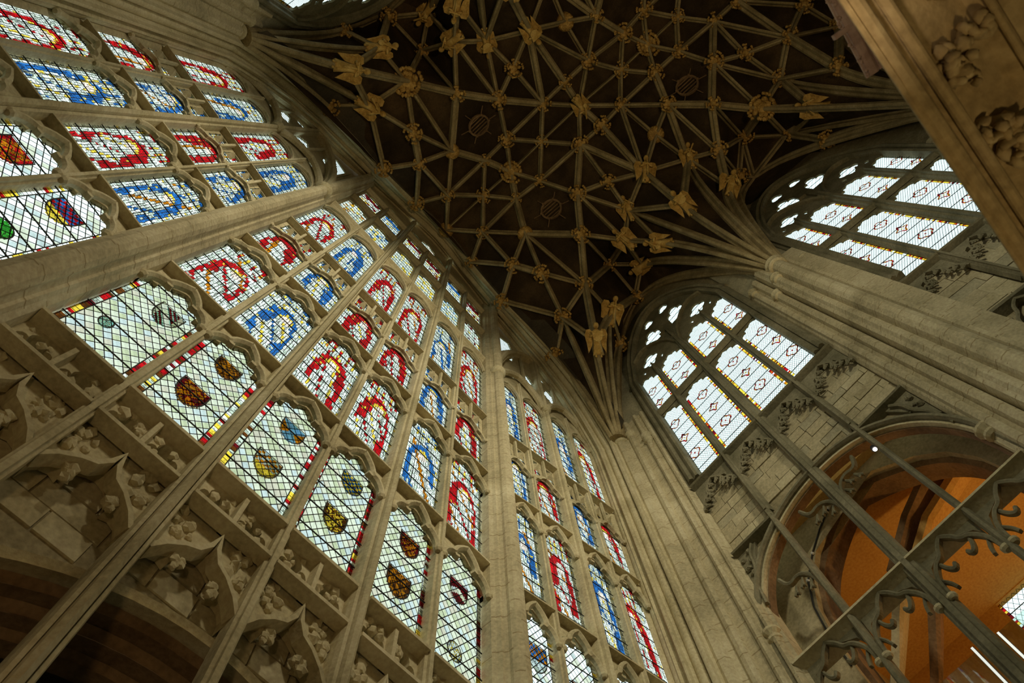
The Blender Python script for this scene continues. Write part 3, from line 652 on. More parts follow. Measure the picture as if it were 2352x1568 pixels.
# ================================================================== side walls
def side(sign):
    k = lambda y: y if sign > 0 else 2 * CY - y
    A = Fr(-3.20, k(11.18), .988, -.153 * sign, -.153, -.988 * sign)
    B = Fr(4.88, k(9.92), 1, 0, 0, -1 * sign)
    return A, B
def ell(s0, s1, zs, zt, n=14, pw=.62):
    P = []
    for i in range(n + 1):
        t = -1 + 2 * i / n; P.append(((s0 + s1) / 2 + t * (s1 - s0) / 2, zs + (zt - zs) * (1 - abs(t) ** 2) ** pw))
    return P
def foil(cx, cz, rx, rz, n=4, rot=0):
    P = []
    for i in range(n * 6):
        a = rot + 2 * math.pi * i / (n * 6); q = .72 + .28 * abs(math.cos(n * (a - rot) / 2)); P.append((cx + rx * q * math.cos(a), cz + rz * q * math.sin(a)))
    return P
def clear_light(fr, s0, s1, z0, z1, d, parent, seed, meds=True, arch=.5):
    rg = random.Random(seed); g = M(); c = M(); w = .07
    g.k = GK.index('clear'); g.quad(fr.pt(s0 + w, d, z0), fr.pt(s1 - w, d, z0), fr.pt(s1 - w, d, z1 + arch), fr.pt(s0 + w, d, z1 + arch))
    for b0, b1 in ((s0, s0 + w), (s1 - w, s1)):
        z = z0
        while z < z1:
            h = rg.uniform(.05, .085); zz = min(z + h, z1); g.k = GK.index(rg.choice(['red', 'yel', 'yel', 'amb', 'clear', 'dred', 'yel'])); g.quad(fr.pt(b0, d, z), fr.pt(b1, d, z), fr.pt(b1, d, zz), fr.pt(b0, d, zz)); z = zz
        seg_ribbon(c, fr, (b0 if b0 != s0 else b1, z0), (b0 if b0 != s0 else b1, z1), .012, d + .012)
    n = 11; p = (s1 - s0 - 2 * w) / n; a = s0 + w; b = s1 - w; H = z1 + arch - z0
    j = -int(H / (p * 1.5)) - 1
    slope = 1.5
    for j in range(-int(H / (p * slope)) - 1, n + 1):
        for sg in (1, -1):
            # line from (a + j*p, z0) slope
            x0, zz0 = a + j * p, z0; x1, zz1 = x0 + H / slope, z0 + H
            if sg < 0: x0, x1 = a + b - x0, a + b - x1
            P = [(x0, zz0), (x1, zz1)]; lo, hi = 0.0, 1.0
            for v, s_ in ((a, 1), (b, -1)):
                f0 = (x0 - v) * s_; f1 = (x1 - v) * s_
                if f0 < 0 and f1 < 0: lo = 2
                elif f0 < 0: lo = max(lo, f0 / (f0 - f1))
                elif f1 < 0: hi = min(hi, f0 / (f0 - f1))
            if lo < hi: seg_ribbon(c, fr, (x0 + (x1 - x0) * lo, z0 + H * lo), (x0 + (x1 - x0) * hi, z0 + H * hi), .0115, d + .012)
    ctr = (s0 + s1) / 2
    if meds:
        zz = [z1 - .55 - k * 1.15 for k in range(meds)]
        for q, z in enumerate(zz):
            P = foil(ctr, z, .21, .27, 4, 0 if q % 2 == 0 else math.pi / 4)
            if q % 2: P = [(ctr + .2, z), (ctr + .07, z + .09), (ctr, z + .28), (ctr - .07, z + .09), (ctr - .2, z), (ctr - .07, z - .09), (ctr, z - .28), (ctr + .07, z - .09)]
            for i in range(len(P)):
                g.k = GK.index(['red', 'amb', 'dred'][i % 3]); x = P[i - 1]; y = P[i]; dx = y[0] - x[0]; dz = y[1] - x[1]; l = math.hypot(dx, dz) or 1; nx = -dz / l * .026; nz = dx / l * .026
                g.quad(fr.pt(x[0] + nx, d + .006, x[1] + nz), fr.pt(y[0] + nx, d + .006, y[1] + nz), fr.pt(y[0] - nx, d + .006, y[1] - nz), fr.pt(x[0] - nx, d + .006, x[1] - nz))
            g.k = GK.index('red' if q % 2 == 0 else 'yel'); e = .035; g.quad(fr.pt(ctr - e, d + .006, z), fr.pt(ctr, d + .006, z - e * 1.4), fr.pt(ctr + e, d + .006, z), fr.pt(ctr, d + .006, z + e * 1.4))
    o = g.build('glass_panel', ['glass_' + k_ for k_ in GK], parent, raw=True)
    c.build('lead_came', 'lead', o, raw=True, kind='stuff')
    barset(fr, s0, s1, z0, z1 + .04, d, max(2, int((z1 - z0) / .55) + 1), 0, o)
def clerestory(parent, fr, J0, J1, m1, mm, m3, dz=0.0):
    g0 = -.25
    lights = [(J0 + .06, m1 - .125), (m1 + .125, mm - .20), (mm + .20, m3 - .125), (m3 + .125, J1 - .06)]
    holes = []
    for s0, s1 in lights:
        holes.append(opening(s0, s1, 18.0 + dz, 22.25 + dz, 22.8 + dz, CUSP5)); holes.append(opening(s0, s1, 23.25 + dz, 25.5 + dz, 26.25 + dz, CUSP5))
    q = [(lights[0], lights[1]), (lights[2], lights[3])]
    for (a, b) in q:
        c = (a[1] + b[0]) / 2
        holes.append(foil(c, 27.15 + dz, .42, .55, 4))
        holes.append([(c - .62, 26.62 + dz), (c - .5, 26.45 + dz), (c - .42, 26.6 + dz), (c - .52, 26.8 + dz)]); holes.append([(c + .62, 26.62 + dz), (c + .5, 26.45 + dz), (c + .42, 26.6 + dz), (c + .52, 26.8 + dz)])
    for sx in (-1, 1):
        c = mm + sx * .72; holes.append(opening(c - .42, c + .42, 28.1 + dz, 28.7 + dz, 29.5 + dz, CUSP3))
        holes.append(foil(mm + sx * .48, 30.25 + dz, .28, .38, 3, math.pi / 2))
    top = ell(J0, J1, 26.4 + dz, 31.5 + dz, 16, .75)
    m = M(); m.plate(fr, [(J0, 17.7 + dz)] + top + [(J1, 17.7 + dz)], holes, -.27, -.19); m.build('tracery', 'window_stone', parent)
    for i, (s0, s1) in enumerate(lights):
        clear_light(fr, s0, s1, 18.0 + dz, 22.25 + dz, g0, parent, 700 + i, 3, .5); clear_light(fr, s0, s1, 23.3 + dz, 25.5 + dz, g0, parent, 720 + i, 2, .7)
    for i, (a, b) in enumerate(q):
        clear_light(fr, a[0] + .15, b[1] - .15, 26.4 + dz, 27.8 + dz, g0, parent, 740 + i, 0, 0)
    clear_light(fr, mm - 1.2, mm + 1.2, 28.05 + dz, 29.6 + dz, g0, parent, 745, 0, 1.1)
    for c, hw, zt in ((m1, .075, 26.4), (mm, .13, 26.9), (m3, .075, 26.4)):
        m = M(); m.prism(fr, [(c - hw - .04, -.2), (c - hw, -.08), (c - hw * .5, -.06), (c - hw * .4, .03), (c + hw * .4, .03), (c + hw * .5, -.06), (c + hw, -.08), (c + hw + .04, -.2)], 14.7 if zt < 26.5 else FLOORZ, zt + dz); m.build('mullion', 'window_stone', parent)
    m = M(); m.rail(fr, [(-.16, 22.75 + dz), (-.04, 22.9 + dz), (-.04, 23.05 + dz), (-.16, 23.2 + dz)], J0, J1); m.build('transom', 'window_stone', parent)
    for a, b in q:
        c0, c1 = a[0] - .1, b[1] + .1
        A_ = arc_curve(c0, c1, 26.3 + dz, 28.35 + dz, [(0, 0), (.06, .35), (.15, .6), (.28, .82), (.4, .95), (.5, 1)])
        m = M(); m.sweep([fr.pt(x, -.12, z) for x, z in A_], [(-.07, -.1), (-.06, .04), (0, .1), (.06, .04), (.07, -.1)], fr.n + (0,)); m.build('sub_arch', 'window_stone', parent)
    m = M(); m.sweep([fr.pt(x, -.12, z) for x, z in [(mm - .02, 26.7 + dz), (mm - .05, 28.0 + dz), (mm - .4, 28.05 + dz)]], [(-.04, -.08), (-.04, .05), (.04, .05), (.04, -.08)], fr.n + (0,)); m.build('tracery_bar', 'window_stone', parent)
    m = M(); P = [fr.pt(a, -.02, b) for a, b in [(J0, 18)] + ell(J0, J1, 26.4 + dz, 31.5 + dz, 16, .75) + [(J1, 18)]]
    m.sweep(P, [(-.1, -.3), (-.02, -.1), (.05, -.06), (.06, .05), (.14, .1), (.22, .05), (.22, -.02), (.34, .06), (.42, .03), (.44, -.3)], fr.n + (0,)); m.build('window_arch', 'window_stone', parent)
def leafy_fringe(parent, fr, s0, s1, ztop, drop, back):
    """cusped head of a blind panel with curling leaf cusps"""
    m = M(); cur = arc_curve(s0, s1, ztop - drop, ztop - .12, CUSP5)
    m.plate(fr, [(s0, ztop)] + cur + [(s1, ztop)], [], back, back + .10)
    for side in (0, 1):
        A = [(s0 + a * (s1 - s0) if not side else s1 - a * (s1 - s0), ztop - drop + b * drop * .86) for a, b in ARM]
        m.sweep([fr.pt(a, back + .17, b) for a, b in smooth(A, 1)], [(-.03, -.06), (-.03, .03), (.03, .03), (.03, -.06)], fr.n + (0,))
        for q in range(1, len(A) - 1):
            for t in range(3):
                k = 1 if not side else -1; x, z = A[q]
                m.sweep([fr.pt(x, back + .17, z), fr.pt(x + k * .05, back + .2, z - .05 - .02 * t), fr.pt(x + k * (.05 + .04 * t), back + .2, z - .13 - .03 * t), fr.pt(x + k * (.0 + .06 * t), back + .18, z - .17 - .03 * t)], [(-.028, -.02), (-.028, .02), (.028, .02), (.028, -.02)], fr.n + (0,))
    m.build('leaf_cusps', 'window_stone', parent)
BLK = {}
def blocks(parent, fr, s0, s1, z0, z1, d, ok=None, hh=(.30, .36), ww=(.45, .8), cap=160):
    z = z0; n = 0
    while z < z1 - .12 and n < cap:
        h = rnd.uniform(*hh); s = s0 - rnd.uniform(0, .3)
        while s < s1 - .05:
            wd = rnd.uniform(*ww); a, b = max(s, s0), min(s + wd, s1); zz = min(z + h, z1)
            if b - a > .08 and (ok is None or (ok(a, z) and ok(b, z) and ok((a + b) / 2, z))):
                m = M(); m.box(fr, a + .007, b - .007, d - .04, d + rnd.uniform(.0, .025), z + .007, zz - .007)
                m.build('ashlar_block', rnd.choice(['block_a', 'block_b', 'block_c', 'block_a']), parent); n += 1
            s += wd
        z += h
def cuspbar(m, fr, P, d, r_=.045):
    m.sweep([fr.pt(a, d, b) for a, b in smooth(P)], [(-r_, -r_ * 1.6), (-r_, r_), (0, r_ * 1.7), (r_, r_), (r_, -r_ * 1.6)], fr.n + (0,))

def build_side(sign):
    A, B = side(sign); south = sign > 0; nm = 'south' if south else 'north'
    wl = root('wall_' + nm, ('pale stone side wall beside the two clear-glazed windows, with shafts, blind panels and gallery arch' if south else
              'shadowed stone side wall beyond the canted end of the stained glass window'), 'wall', 'structure')
    # ---------------- bay A core
    arch = [(1.13, 11.86), (1.22, 12.5), (1.44, 13.06), (1.87, 13.72), (2.6, 14.22), (3.3, 14.5), (4.04, 14.62), (4.8, 14.6), (5.54, 14.35), (6.29, 13.69), (6.77, 12.76), (6.97, 11.84)]
    winA = [(1.34, 17.85), (6.86, 17.85)] + list(reversed(ell(1.34, 6.86, 26.4, 31.5, 16, .75)))
    m = M(); triA = [(1.13, -2.3)] + smooth(arch, 1) + [(6.97, -2.3)]
    m.plate(A, [(-.6, FLOORZ), (8.6, FLOORZ), (8.6, 37.5), (-.6, 37.5)], [winA, triA] if south else [winA], -.46, -.30)
    m.build('wall_core', 'mortar', wl)
    w1 = root('window_4' if south else 'window_6', ('four-light clear lattice window over the gallery arch, between the east corner and the great shaft' if south else 'clear lattice window in the shadowed wall beyond the stained glass, mostly out of sight'), 'window', 'structure')
    clerestory(w1, A, 1.34, 6.86, 2.68, 4.10, 5.50)
    # shafts and mouldings of the corner, left of the window
    m = M()
    prof = [(-.35, -.6), (-.30, .10), (-.12, .30), (.02, .36), (.16, .30), (.22, .16), (.34, .10), (.40, .16), (.50, .18), (.58, .12), (.60, .02), (.84, .0), (.86, .07), (.93, .11), (1.0, .07), (1.02, -.04), (1.12, -.06), (1.15, .0), (1.22, .02), (1.27, -.05), (1.30, -.14), (1.36, -.2), (1.36, -.6)]
    m.prism(A, prof, FLOORZ, 24.0); m.build('corner_shafts', 'shaft_stone', wl)
    m = M(); m.prism(A, [(-.3, -.6), (-.2, .05), (.3, .05), (.9, -.05), (1.34, -.2), (1.34, -.6)], 24.0, 33); m.build('corner_wall', 'block_c', wl)
    for q, z in (((.04, .16), 23.0), ((.46, .03), 23.0)):
        m = M(); c = A.pt(q[0], q[1], 0); m.lathe(c, ringp(.2 if q[0] < .2 else .12, z), 14); m.build('capital', 'stone', wl, smooth=True)
    m = M(); c = A.pt(.97, .02, 0); m.lathe(c, [(.02, 21.2), (.07, 21.35), (.10, 21.6), (.17, 21.75), (.17, 21.85), (.12, 21.9), (.2, 22.05), (.2, 22.15), (.1, 22.2)], 12); m.build('corbel', 'block_b', wl, smooth=True)
    # shafts right of the window up to the great shaft
    m = M()
    prof = [(6.86, -.6), (6.86, -.2), (6.93, -.10), (6.98, -.06), (7.02, .04), (7.10, .08), (7.18, .04), (7.2, -.06), (7.28, -.02), (7.33, .12), (7.43, .18), (7.52, .12), (7.55, 0), (7.62, -.02), (8.0, -.02), (8.0, -.6)]
    m.prism(A, prof, FLOORZ, 24.0); m.build('jamb_shafts', 'shaft_stone', wl)
    m = M(); m.prism(A, [(6.86, -.6), (6.86, -.2), (7.3, -.05), (8.4, .05), (8.4, -.6)], 24, 34); m.build('spandrel_wall', 'block_c', wl)
    blocks(wl, A, 7.6, 7.98, 9.0, 22.5, -.0, None, (.42, .62), (.38, .38), 30)
    sx, sy = 4.88, (9.62 if south else 2 * CY - 9.62); Fm = Fr(sx, sy, 1, 0, 0, -sign)
    m = M(); m.prism(Fm, [(-.62, -.6), (-.60, -.10), (-.52, -.04), (-.46, .05), (-.38, .08), (-.30, .05), (-.27, -.04), (-.24, .02), (-.20, .16), (-.10, .26), (.02, .29), (.14, .24), (.22, .13), (.25, .0), (.28, -.05), (.33, .02), (.42, .03), (.46, -.06), (.52, -.16), (1.0, -.2), (1.0, -.6)], FLOORZ, 24.0); m.build('great_shaft', 'shaft_stone', wl)
    m = M(); m.lathe((sx, sy - sign * .03, 0), ringp(.28, 23.0), 18); m.build('capital', 'stone', wl, smooth=True)
    m = M(); m.lathe((sx - .38, sy + sign * .03, 0), ringp(.12, 22.3), 12); m.build('capital', 'stone', wl, smooth=True)
    m = M(); c = A.pt(7.43, .05, 0); m.lathe(c, ringp(.11, 22.0), 12); m.build('capital', 'stone', wl, smooth=True)
    m = M(); c = A.pt(7.10, .0, 0); m.lathe(c, ringp(.08, 23.6), 12); m.build('capital', 'stone', wl, smooth=True)
    if south: blocks(wl, B, .52, .98, 8.0, 22.5, -.19 + .3 - .3, None, (.42, .62), (.46, .46), 30)
    # ---------------- blind panels between sill and gallery arch
    m = M(); m.rail(A, [(-.3, 17.7), (-.02, 17.82), (.02, 17.86), (-.1, 17.95), (-.35, 18.05)], 1.34, 6.86); m.build('window_sill', 'window_stone', wl)
    cols = [(1.36, 2.60), (2.76, 3.96), (4.24, 5.42), (5.58, 6.84)]
    if south:
        ztop = lambda s: lerp_arch(arch, s) + .34
        for s0, s1 in cols:
            blocks(wl, A, s0, s1, 14.45, 17.7, -.28, lambda s, z: z > ztop(s), cap=60)
            leafy_fringe(wl, A, s0, s1, 17.72, 1.15, -.26)
        m = M(); m.rail(A, [(-.3, 14.38), (-.03, 14.42), (0, 14.46), (-.3, 14.6)], 1.34, 2.72); m.rail(A, [(-.3, 14.38), (-.03, 14.42), (0, 14.46), (-.3, 14.6)], 5.5, 6.86); m.build('string_course', 'window_stone', wl)
        # gallery arch
        out = M(); P = [A.pt(a, -.1, b) for a, b in [(1.02, 9)] + arch + [(7.08, 9)]]
        Q = [(1.13, 6.0)] + arch + [(6.97, 6.0)]
        Q = smooth(Q, 2)
        for off, dd, wd, mt in ((.06, -.12, .13, 'window_stone'), (-.04, -.24, .09, 'stone'), (-.09, -.36, .07, 'arch_brown')):
            pts = []
            for a, b in Q: 
                k = (a - 4.05) / 2.92; pts.append((a + off * (k if abs(k) < 1 else math.copysign(1, k)) , b + (off * math.sqrt(max(0, 1 - k * k * .9)) if b > 11.5 else 0)))
            m = M(); m.sweep([A.pt(a, dd, b) for a, b in pts], [(-wd / 2, -.14), (-wd / 2, .02), (-.03, .08), (.03, .08), (wd / 2, .02), (wd / 2, -.14)], A.n + (0,)); m.build('gallery_arch_moulding', mt, wl)
        for s in (1.16, 6.94):
            m = M(); m.lathe(A.pt(s, -.12, 0), ringp(.10, 11.8), 12); m.build('capital', 'stone', wl)
        # spandrel tracery beside the arch
        for s0, s1, sg in ((1.36, 1.95, 1), (6.84, 6.2, -1)):
            m = M(); m.plate(A, [(s0, 14.4), (s1, 14.4), (s0, 13.1)], [], -.28, -.2)
            for k in range(10): m.ball(A.pt(s0 + sg * rnd.uniform(.05, .35), -.18, rnd.uniform(13.4, 14.3)), rnd.uniform(.04, .08), seg=6, rings=4, jit=.3)
            cuspbar(m, A, [(s0 + sg * .05, 12.6), (s0 + sg * .1, 13.3), (s0 + sg * .3, 13.7), (s0 + sg * .32, 14.1), (s0 + sg * .5, 14.35)], -.15, .035)
            m.build('spandrel_tracery', 'window_stone', wl)
        # screen of mullions across the arch, rail, cusped heads
        for c, hw, zt in ((2.67, .07, 16.7), (5.5, .07, 16.8)):
            m = M(); m.prism(A, [(c - hw, -.26), (c - hw, -.08), (c - hw * .4, .0), (c + hw * .4, .0), (c + hw, -.08), (c + hw, -.26)], FLOORZ, zt); m.build('mullion', 'window_stone', wl)
        m = M()
        m.rail(A, [(.03, 10.80), (.03, 10.85), (-.1, 10.95), (-.42, 11.0), (-.42, 10.6), (-.05, 10.78)], 1.25, 6.9); m.build('gallery_rail', 'stone', wl)
        for s0, s1 in cols:
            m = M(); c = (s0 + s1) / 2
            m.plate(A, [(s0, 10.8)] + arc_curve(s0, s1, 10.25, 10.72, [(0, 0), (.08, .5), (.3, .8), (.5, 1)]) + [(s1, 10.8)], [], -.3, -.2)
            for k in (1, -1):
                x0 = s0 if k > 0 else s1; w_ = (s1 - s0)
                cuspbar(m, A, [(x0, 9.75), (x0 + k * .02 * w_, 10.1), (x0 + k * .16 * w_, 10.38), (x0 + k * .30 * w_, 10.44), (x0 + k * .36 * w_, 10.6), (x0 + k * .5 * w_, 10.78)], -.12, .04)
                cuspbar(m, A, [(x0 + k * .20 * w_, 10.40), (x0 + k * .25 * w_, 10.2), (x0 + k * .33 * w_, 10.1), (x0 + k * .38 * w_, 10.2)], -.16, .035)
                cuspbar(m, A, [(x0 + k * .05 * w_, 10.1), (x0 + k * .13 * w_, 9.95), (x0 + k * .16 * w_, 9.8)], -.16, .03)
            m.build('cusped_head', 'window_stone', wl)
            for x in (s0, s1):
                m = M(); m.lathe(A.pt(x, -.08, 0), [(0, 9.62), (.06, 9.62), (.095, 9.66), (.095, 9.71), (.06, 9.74), (0, 9.74)], 12); m.build('corbel', 'stone', wl)
        for s0, s1, z0, z1, dn in ((2.72, 4.0, 13.0, 14.35, 1), (4.18, 5.45, 13.1, 14.4, -1), (1.45, 2.62, 11.9, 13.5, 1)):
            m = M(); k = dn; x0 = s0 if k < 0 else s1; w_ = s1 - s0
            cuspbar(m, A, [(x0, z0), (x0 - k * .05, z0 + .45), (x0 - k * .25 * w_, z0 + .7), (x0 - k * .5 * w_, z0 + .6), (x0 - k * .6 * w_, z0 + .95)], -.16, .04)
            for q in ((.22, .55), (.4, .5), (.1, .35)):
                for t in range(2): cuspbar(m, A, [(x0 - k * q[0] * w_, z0 + q[1]), (x0 - k * (q[0] + .06) * w_, z0 + q[1] - .12 - .05 * t), (x0 - k * (q[0] + .12 - .1 * t) * w_, z0 + q[1] - .2)], -.18, .025)
            m.build('leaf_cusps', 'window_stone', wl)
        gallery(A)
    # ---------------- bay B
    winB = [(.98, 17.6), (6.45, 17.6)] + list(reversed(ell(.98, 6.45, 26.4, 31.3, 16, .75)))
    m = M(); m.plate(B, [(-.3, FLOORZ), (17.4, FLOORZ), (17.4, 37.5), (-.3, 37.5)], [winB], -.46, -.3); m.build('wall_core', 'mortar', wl)
    w2 = root('window_5' if south else 'window_7', ('four-light clear lattice window beyond the great shaft, partly hidden by the blurred cornice' if south else 'second clear lattice window of the shadowed wall, out of sight'), 'window', 'structure')
    clerestory(w2, B, .98, 6.45, 2.27, 3.70, 5.12, -.12)
    m = M(); m.prism(B, [(6.45, -.6), (6.45, -.2), (6.6, -.05), (7.0, .0), (7.9, .05), (8.3, .35), (8.7, .05), (9.6, 0), (9.6, -.6)], FLOORZ, 24.0); m.build('great_shaft', 'shaft_stone', wl)
    m = M(); m.prism(B, [(.50, -.6), (.50, -.16), (.66, -.18), (.72, -.04), (.82, .02), (.92, -.04), (.95, -.14), (1.02, -.2), (1.02, -.6)], FLOORZ, 24); m.build('jamb_shafts', 'shaft_stone', wl)
    m = M(); m.prism(B, [(-.6, -.6), (-.6, .0), (.5, .0), (1.0, -.2), (1.0, -.6)], 24, 34); m.build('spandrel_wall', 'block_c', wl)
    m = M(); m.lathe(B.pt(.82, -.04, 0), ringp(.10, 22.8), 12); m.build('capital', 'stone', wl, smooth=True)
    m = M(); m.rail(B, [(-.3, 17.5), (-.02, 17.6), (.02, 17.64), (-.1, 17.75), (-.35, 17.85)], .98, 6.45); m.build('window_sill', 'window_stone', wl)
    if south:
        for s0, s1 in ((1.02, 2.18), (2.36, 3.55), (3.85, 5.03), (5.2, 6.4)):
            blocks(wl, B, s0, s1, 14.3, 17.4, -.28, None, (.38, .5), (.6, 1.1), 40); leafy_fringe(wl, B, s0, s1, 17.5, 1.15, -.26)
            m = M()
            for k in (1, -1):
                x0 = s0 if k > 0 else s1; w_ = (s1 - s0); cuspbar(m, B, [(x0, 13.0), (x0 + k * .05 * w_, 13.5), (x0 + k * .25 * w_, 13.75), (x0 + k * .32 * w_, 14.0), (x0 + k * .5 * w_, 14.2)], -.12, .04)
            for q in range(8): m.ball(B.pt(rnd.uniform(s0 + .1, s1 - .1), -.22, rnd.uniform(13.2, 13.9)), .06, seg=6, rings=4, jit=.3)
            m.build('cusped_head', 'window_stone', wl)
        m = M(); m.rail(B, [(-.3, 14.15), (-.03, 14.22), (0, 14.28), (-.3, 14.4)], 1.0, 6.45); m.build('string_course', 'window_stone', wl)
        for c, hw in ((2.27, .07), (5.12, .07)):
            m = M(); m.prism(B, [(c - hw, -.26), (c - hw, -.08), (c - hw * .4, .0), (c + hw * .4, .0), (c + hw, -.08), (c + hw, -.26)], FLOORZ, 17.5); m.build('mullion', 'window_stone', wl)
def lerp_arch(arch, s):
    if s <= arch[0][0] or s >= arch[-1][0]: return 0
    for (a, b), (c, d) in zip(arch, arch[1:]):
        if a <= s <= c: return b + (d - b) * (s - a) / (c - a)
    return 0
def gallery(A):
    g = root('wall_gallery', 'ochre plastered gallery chamber behind the open stone arch and mullions', 'wall', 'structure')
    q_ = ray(2340, 1392); n_ = Vector((A.n[0], A.n[1], 0)); k_ = n_.dot(Vector(A.pt(0, -7.0, 0))) / n_.dot(q_); p_ = q_ * k_; ws = (p_.x - A.o[0]) * A.t[0] + (p_.y - A.o[1]) * A.t[1]; wz = p_.z
    m = M(); m.plate(A, [(-.5, 4), (14, 4), (14, 15.2), (-.5, 15.2)], [[(ws - .35, wz - .9), (ws + 1.6, wz - .9), (ws + 1.6, wz + .45), (ws - .35, wz + .45)]], -7.2, -7.0); m.build('plaster_wall', 'ochre_plaster', g)
    w8 = root('window_8', 'small lattice window glimpsed at the back of the ochre gallery chamber', 'window', 'structure')
    clear_light(A, ws - .35, ws + 1.6, wz - .9, wz + .45, -7.08, w8, 799, 0, 0)
    m = M(); m.box(A, -.5, 14, -7.0, -1.0, 15.0, 15.2); m.box(A, 13.8, 14, -7, -1, 4, 15.2); m.build('plaster_vault', 'ochre_plaster', g)
    m = M(); m.box(A, .9, 1.1, -7, -1, 4, 15.2); m.build('reveal_wall', 'block_b', g)
    m = M(); m.box(A, -.5, 14, -7, -1, 3.9, 4.1); m.build('gallery_floor', 'floor_stone', g)
    def fs(u, v, d):       # where the line of sight meets a plane parallel to the wall, as (s, z)
        q = ray(u, v); n = Vector((A.n[0], A.n[1], 0)); o = Vector(A.pt(0, d, 0)); k = n.dot(o) / n.dot(q); p = q * k
        return ((p.x - A.o[0]) * A.t[0] + (p.y - A.o[1]) * A.t[1], p.z)
    dd = -1.25; lp = [fs(u, v, dd) for u, v in ((2020, 1600), (1965, 1530), (1915, 1462), (1880, 1395), (1866, 1330), (1874, 1265), (1905, 1175), (1950, 1095), (2000, 1030))]
    inner = lp + [(3.6, lp[-1][1] + .6), (4.3, lp[-1][1] + .75), (5.0, lp[-1][1] + .6)] + [(8.6 - a, b) for a, b in reversed(lp)]
    m = M(); m.plate(A, [(-.4, 4.1)] + [(lp[0][0], 4.1)] + inner + [(8.6 - lp[0][0], 4.1), (9.2, 4.1), (9.2, 15), (-.4, 15)], [], dd - .25, dd); m.build('inner_wall', 'block_a', g)
    m = M(); m.sweep([A.pt(a, dd - .3, b) for a, b in smooth(inner, 2)], [(-.22, -.5), (-.22, .05), (.0, .12), (.10, .06), (.10, -.5)], A.n + (0,)); m.build('inner_arch', 'arch_brown', g)
    def on(u, v, z): return tuple(atz(u, v, z))
    # diagonal rib and its springer, dark arch band at the near end
    for pts, wd, mt, nm in (([on(2210, 985, 14.8), on(2150, 1080, 14.6), on(2095, 1200, 14.1), on(2060, 1330, 13.2)], .34, 'arch_brown', 'vault_rib'),
                            ([on(2300, 985, 14.7), on(2215, 1080, 14.4), on(2140, 1200, 13.9), on(2100, 1340, 13.0)], .30, 'ochre_plaster', 'vault_rib'),
                            ([on(2075, 1330, 13.0), on(2068, 1430, 12.2), on(2060, 1560, 11.2), on(2050, 1700, 10)], .30, 'stone', 'rib_springer'),
                            ([on(2145, 1330, 12.9), on(2150, 1450, 12.0), on(2150, 1570, 11.1), on(2150, 1700, 10)], .18, 'arch_brown', 'rib_springer')):
        m = M(); m.sweep(pts, [(-wd, -.1), (-wd, .05), (-wd * .6, .12), (wd * .6, .12), (wd, .05), (wd, -.1)], (0, .2, -1)); m.build(nm, mt, g)
    t = root('cable', 'thin black cable with white clips running down the gallery arch behind the mullions', 'cable', loc=on(1900, 1180, 12.5))
    P = [A.pt(*((lambda q: (q[0], dd + .03, q[1]))(fs(u, v, dd)))) for u, v in ((1905, 1168), (1885, 1215), (1868, 1272), (1858, 1335), (1872, 1395), (1908, 1462), (1958, 1530))]
    m = M(); b = Vector(on(1900, 1180, 12.5)); m.tube([Vector(p) - b for p in P], .022, 6); m.build('wire', 'cable_black', t)
    for q in (0, 2, 3, 5): 
        m = M(); m.ball(Vector(P[q]) - b, .045, seg=6, rings=4); m.build('clip', 'clip_white', t)
    # frameless glass screen
    q1 = fs(2352, 1398, -.85); q2 = fs(2160, 1568, -.85); q3 = fs(2292, 1452, -.8); q4 = fs(2232, 1487, -.8)
    b = Vector(A.pt(q1[0], -.85, q1[1] - 2.0)); t = root('glass_screen', 'frameless clear glass screen low in the gallery arch, at the bottom corner of the picture', 'screen', loc=b)
    ztp = (q1[1] + q2[1]) / 2
    for s0, s1 in ((min(q1[0], q2[0]) - .4, q3[0] - .02), (q3[0] + .02, 6.7)):
        m = M(); m.box(A, s0, s1, -.87, -.85, ztp - 4, ztp); m.v = [tuple(Vector(p) - b) for p in m.v]; m.build('glass_sheet', 'glass_screen_mat', t)
    for nme, q in (('near', q3), ('far', q4)):  # bright polished edges of the screen, added as glowing strips
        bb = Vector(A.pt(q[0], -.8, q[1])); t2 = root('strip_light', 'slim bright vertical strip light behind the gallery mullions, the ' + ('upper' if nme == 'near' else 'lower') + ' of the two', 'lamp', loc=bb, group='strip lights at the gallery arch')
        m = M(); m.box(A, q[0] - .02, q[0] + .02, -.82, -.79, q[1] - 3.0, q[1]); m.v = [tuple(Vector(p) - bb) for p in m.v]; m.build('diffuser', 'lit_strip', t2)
        m = M(); m.box(A, q[0] - .03, q[0] + .03, -.84, -.82, q[1] - 3.02, q[1] + .02); m.v = [tuple(Vector(p) - bb) for p in m.v]; m.build('housing', 'iron', t2)
    b = Vector(on(2008, 1030, 13.0)); t = root('spotlight', 'tiny white spotlight under the crown of the gallery arch', 'lamp', loc=b)
    m = M(); m.lathe((0, 0, 0), [(.0, .08), (.05, .08), (.07, -.02), (.0, -.02)], 10); m.build('lamp_body', 'iron', t)
    m = M(); m.ball((0, 0, -.03), .045, seg=8, rings=5); m.build('bulb', 'lit_bulb', t)
mm_ = bpy.data.materials.new('glass_screen_mat'); mm_.use_nodes = True; MAT['glass_screen_mat'] = mm_
_t = mm_.node_tree; _o = [n for n in _t.nodes if n.type == 'OUTPUT_MATERIAL'][0]
_a = _t.nodes.new('ShaderNodeBsdfTransparent'); _a.inputs[0].default_value = (.85, .92, .88, 1); _b = _t.nodes.new('ShaderNodeBsdfGlossy'); _b.inputs['Roughness'].default_value = .02; _m = _t.nodes.new('ShaderNodeMixShader'); _m.inputs[0].default_value = .16
_t.links.new(_a.outputs[0], _m.inputs[1]); _t.links.new(_b.outputs[0], _m.inputs[2]); _t.links.new(_m.outputs[0], _o.inputs[0])
